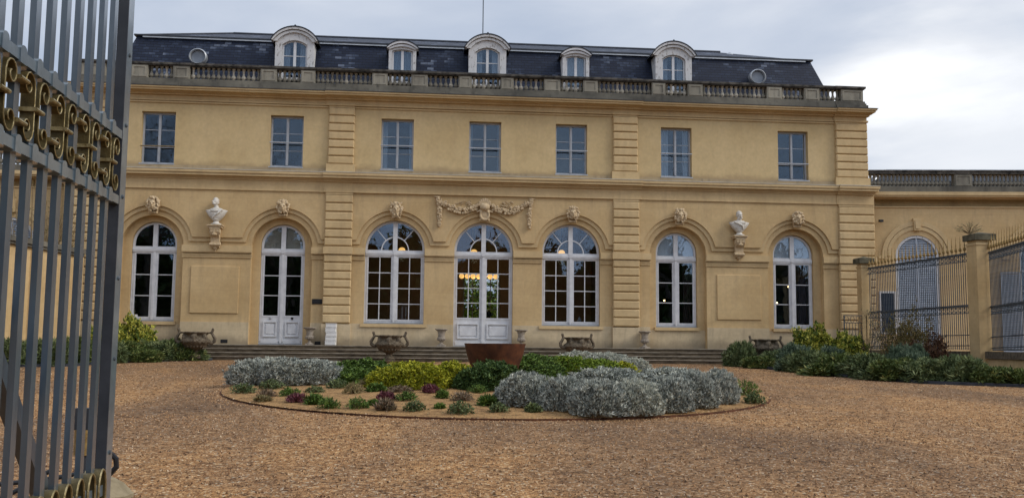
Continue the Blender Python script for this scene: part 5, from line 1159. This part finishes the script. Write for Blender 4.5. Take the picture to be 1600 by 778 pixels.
for x, y, rz, q in ((-13, -50, 1, .8), (20, -49, 3, .78), (30, -46, 4, .85), (-30, -48, 5, 1), (-20, -52, 2, .95)): dup(tb_, (x, y, -2), rz, scale=(q, q, q))
hw_ = thing('street_wall', 'ochre street wall behind the viewer, mirrored in the lower windows', 'wall', (0, -40, -1.9)); MB().box(-40, -5.5, -.2, .2, 0, 2.9).box(2.5, 40, -.2, .2, 0, 2.9).build('wall', M['wall'], hw_)
# wall climber twigs on the garden wall at left
twiggy('wall_climber', 'brown dry climber spilling over the left garden wall behind the gate', 60, 275, -.6, 170, 14, M['twig'], LM['olive'], 150, 2600, .022)
ev = thing('evergreen_tree', 'green garden tree glimpsed through the rear door of the salon', 'tree', (0.93, 17, -.5)); MB().tube([(0, 0, 0), (.1, 0, 2), (0, .1, 4.5)], [.2, .16, .08], 8).build('trunk', M['bark'], ev)
o = bpy.data.objects.new('crown', leaves('crown', LM['lime'], 5000, (3.4, 2.2, 3.4), .2, .1, 77, k=3, up=.1, spread=1, shell=.6, lump=.25)); COL.objects.link(o); o.parent = ev; o.location = (0, 0, .6)
# ------------------------------------------------------------------ open gate leaf
GA = 1.607; gdir = Vector((math.cos(GA), math.sin(GA), 0)); S0 = Vector((-3.3805, -28.1287, 0)); base_z = -1.62
GT = thing('entrance_gate', 'open blue grey iron gate leaf with gilded scroll band, in the left foreground', 'gate', (S0.x, S0.y, base_z), GA-0)
# local x runs along the leaf (towards the palace), y to the left, z up
Z = lambda z: z-base_z
LEN = 2.35
f = MB(); f.box(-.105, 0, -.017, .017, .12, 4.3); 
f.build('stile', M['gate'], GT)
f = MB(); f.box(-.112, -.104, -.022, .022, .12, 4.3); f.build('stile_shade_face', M['lead'], GT)  # dark strip colours in the shade on the stile's near face
rv = MB()
for z in (-.45, -.05, .3, .66, .98, 1.3): rv.ball((-.045, -.019, Z(z)), (.01, .006, .01), 8, 5)
rv.build('rivets', M['iron'], GT)
bxs = [-.105-.147*i for i in range(1, 15)]
bars = MB(); bars.box(-.022, .022, -.0105, .0105, .15, 4.25); bmsh = bars.mesh('bar', M['gate_shaded'])
def rail(z0, z1, bumps=True):
    r_ = MB(); r_.box(-LEN, -.107, -.021, .021, z0, z1)
    if bumps:
        for x in bxs:
            if x > -LEN: 
                r_.plate([(x+.026, z0-.006), (x+.026, z1+.003)] + [(x+.024*math.cos(a), z1+.003+.013*math.sin(a)) for a in [PI*i/8 for i in range(0, 9)]] + [(x-.026, z1+.003), (x-.026, z0-.006)], -.026, .026)
    return r_
for a, b_ in ((.905, .942), (.618, .655), (-.62, -.575), (-1.45, -1.38), (2.55, 2.62)): rail(Z(a), Z(b_), b_ < 1 and a > -1.2).build('rail', M['gate'], GT)
def ribbon(pts, w_, th, mb):         # flat strap standing across the leaf: pts in (x, z)
    n = len(pts); k = len(mb.v)
    for i, (x, z) in enumerate(pts):
        a = Vector(pts[max(i-1, 0)]); b_ = Vector(pts[min(i+1, n-1)]); d = (b_-a).normalized(); nx, nz_ = -d.y*th/2, d.x*th/2
        mb.v += [(x+nx, -w_, z+nz_), (x-nx, -w_, z-nz_), (x-nx, w_, z-nz_), (x+nx, w_, z+nz_)]
    for i in range(n-1):
        for j in range(4): j2 = (j+1) % 4; mb.face([k+i*4+j, k+(i+1)*4+j, k+(i+1)*4+j2, k+i*4+j2])
def cscroll(xc, zlo, zhi, s, R):     # C scroll whose back is at x = xc + s*..., curls at both ends
    zc = (zlo+zhi)/2; H = (zhi-zlo)/2; pts = []
    def curl(zr, sg):
        out = []
        for i in range(15):
            t = i/14; a = PI*2.3*(1-t); rad = R*(.22+.78*t); out.append((xc+s*(-rad*math.cos(a))*1.0, zr+sg*rad*math.sin(a)))
        return out
    top = curl(zhi-R, 1); bot = curl(zlo+R, -1)[::-1]
    return top+[(xc-s*R*1.0, zc+(H-R)*q) for q in (.5, 0, -.5)]+bot
def band(zlo, zhi):
    for i, x in enumerate([-.105]+bxs[:-1]):
        if x < -2.1: break
        xm = x-.0735; s = 1 if i % 2 == 0 else -1
        C_ = MB(); E_ = MB(); p = cscroll(xm, zlo+.004, zhi-.004, s, .051)
        ribbon(p, .021, .006, C_)
        for yy in (-.0215, .0215): E_.tube([(a, yy, b_) for a, b_ in p], .0026, 5)
        zc = (zlo+zhi)/2; sc = C_.build('scroll', M['bronze'], GT); E_.build('gilt_edge', M['gold'], sc); xb_ = xm-.0735; 
        for q in ((zc,) if i % 2 == 0 else (zhi-.056, zlo+.056)):
            co = MB(); co.box(xb_-.036, xb_+.036, -.028, .028, q-.007, q+.007); co.tube([(xb_-.036, -.030, q), (xb_+.036, -.030, q)], .0075, 8); co.build('collar', M['gold'], sc)
band(Z(.655), Z(.905)); 
for x in bxs:
    o = bpy.data.objects.new('bar', bmsh); COL.objects.link(o); o.parent = GT; o.location = (x, 0, 0)
# row of gilded arches low on the leaf
for i, x in enumerate([-.105]+bxs[:-1]):
    xm = x-.0735; zt = Z(-.505); A = MB(); E_ = MB()
    p = [(xm-.05, zt-.5), (xm-.05, zt-.09)] + [(xm-.05*math.cos(a), zt-.09+.09*math.sin(a)) for a in [PI*j/10 for j in range(1, 10)]] + [(xm+.05, zt-.09), (xm+.05, zt-.5)]
    ribbon(p, .030, .007, A)
    for yy in (-.031, .031): E_.tube([(a, yy, b_) for a, b_ in p], .0045, 5)
    sc = A.build('arch_loop', M['bronze'], GT); E_.build('gilt_edge', M['gold'], sc)
# diagonal stay behind the leaf
sy = MB(); sy.add([(a, b_, c_) for (a, c_) in ((-1.42, Z(.30)), (-.32, Z(-.75))) for b_, dz_ in ((.05, 0), (.10, 0))] + [(a, b_, c_-.085) for (a, c_) in ((-1.42, Z(.30)), (-.32, Z(-.75))) for b_ in (.05, .10)], [(0, 1, 3, 2), (4, 6, 7, 5), (0, 2, 6, 4), (1, 5, 7, 3), (0, 4, 5, 1), (2, 3, 7, 6)])
sy.build('diagonal_stay', M['gate_shaded'], GT)
# gate stop: stone block with iron hold-back
yb = CY+5.7; d = ray(158, 752); t_ = (yb-CY)/d.y; bx3 = CX+d.x*t_; bz3 = CZ+d.z*t_; g3 = gz(yb)
sb_ = thing('stone_block', 'small moulded stone block standing behind the gate stile', 'stone block', (bx3, yb, g3), .3); hh = bz3-g3
b = MB(); b.lathe([(.165, 0), (.165, hh-.10), (.175, hh-.09), (.175, hh-.07), (.12, hh-.01), (.07, hh+.02), (0, hh+.025)], (0, 0, 0), 8, False); b.build('block', simple('weathered_yellow_block', (.20, .16, .095), (.33, .27, .17), .9, 7, .5), sb_, 20)
hb = thing('gate_holdback', 'iron gate holdback with brass sleeve and curled hook on the stone block', 'gate stop', (bx3-.10, yb-.02, g3+hh-.01))
MB().tube([(0, 0, 0), (0, 0, .17)], .035, 12).build('post', M['lead'], hb); MB().tube([(0, 0, .16), (0, 0, .30)], .05, 14).build('sleeve', M['gild'], hb); MB().box(-.045, .045, -.03, .03, .30, .42).build('cap', M['lead'], hb)
MB().tube([(-.02, -.05, .05), (.10, -.05, .05), (.165, -.05, .06), (.20, -.05, .10), (.195, -.05, .145), (.165, -.05, .175), (.125, -.05, .17)], [.016]*7, 8).build('hook', M['black'], hb)
MB().tube([(-.02, -.05, .06), (-.2, -.1, .03), (-.32, -.15, -.03), (-.5, -.2, -.12)], .013, 8).tube([(-.1, -.08, .10), (-.25, -.12, .03), (-.45, -.2, .02)], .013, 8).build('tie_rod', M['black'], hb)
# wooded park edge across the street, mirrored in the lower windows
hg0 = thing('street_hedge', 'tall dark hedge across the street behind the viewer, mirrored in the windows', 'hedge', (-30, -58, -2), 0, 'dark hedge blocks mirrored in the windows')
hm_ = leaves('foliage', LM['dark'], 6000, (7.5, 2.5, 11), .8, .5, 91, k=3, up=.1, spread=1, shell=.3, lump=.12); o = bpy.data.objects.new('foliage', hm_); COL.objects.link(o); o.parent = hg0
MB().box(-6.2, 6.2, -1, 1, 0, 8.5).build('inner_branches', M['bark'], hg0)
for i in range(1, 6): dup(hg0, (-30+12*i, -58-(i % 2)*2, -2), .1*(i % 2), None)
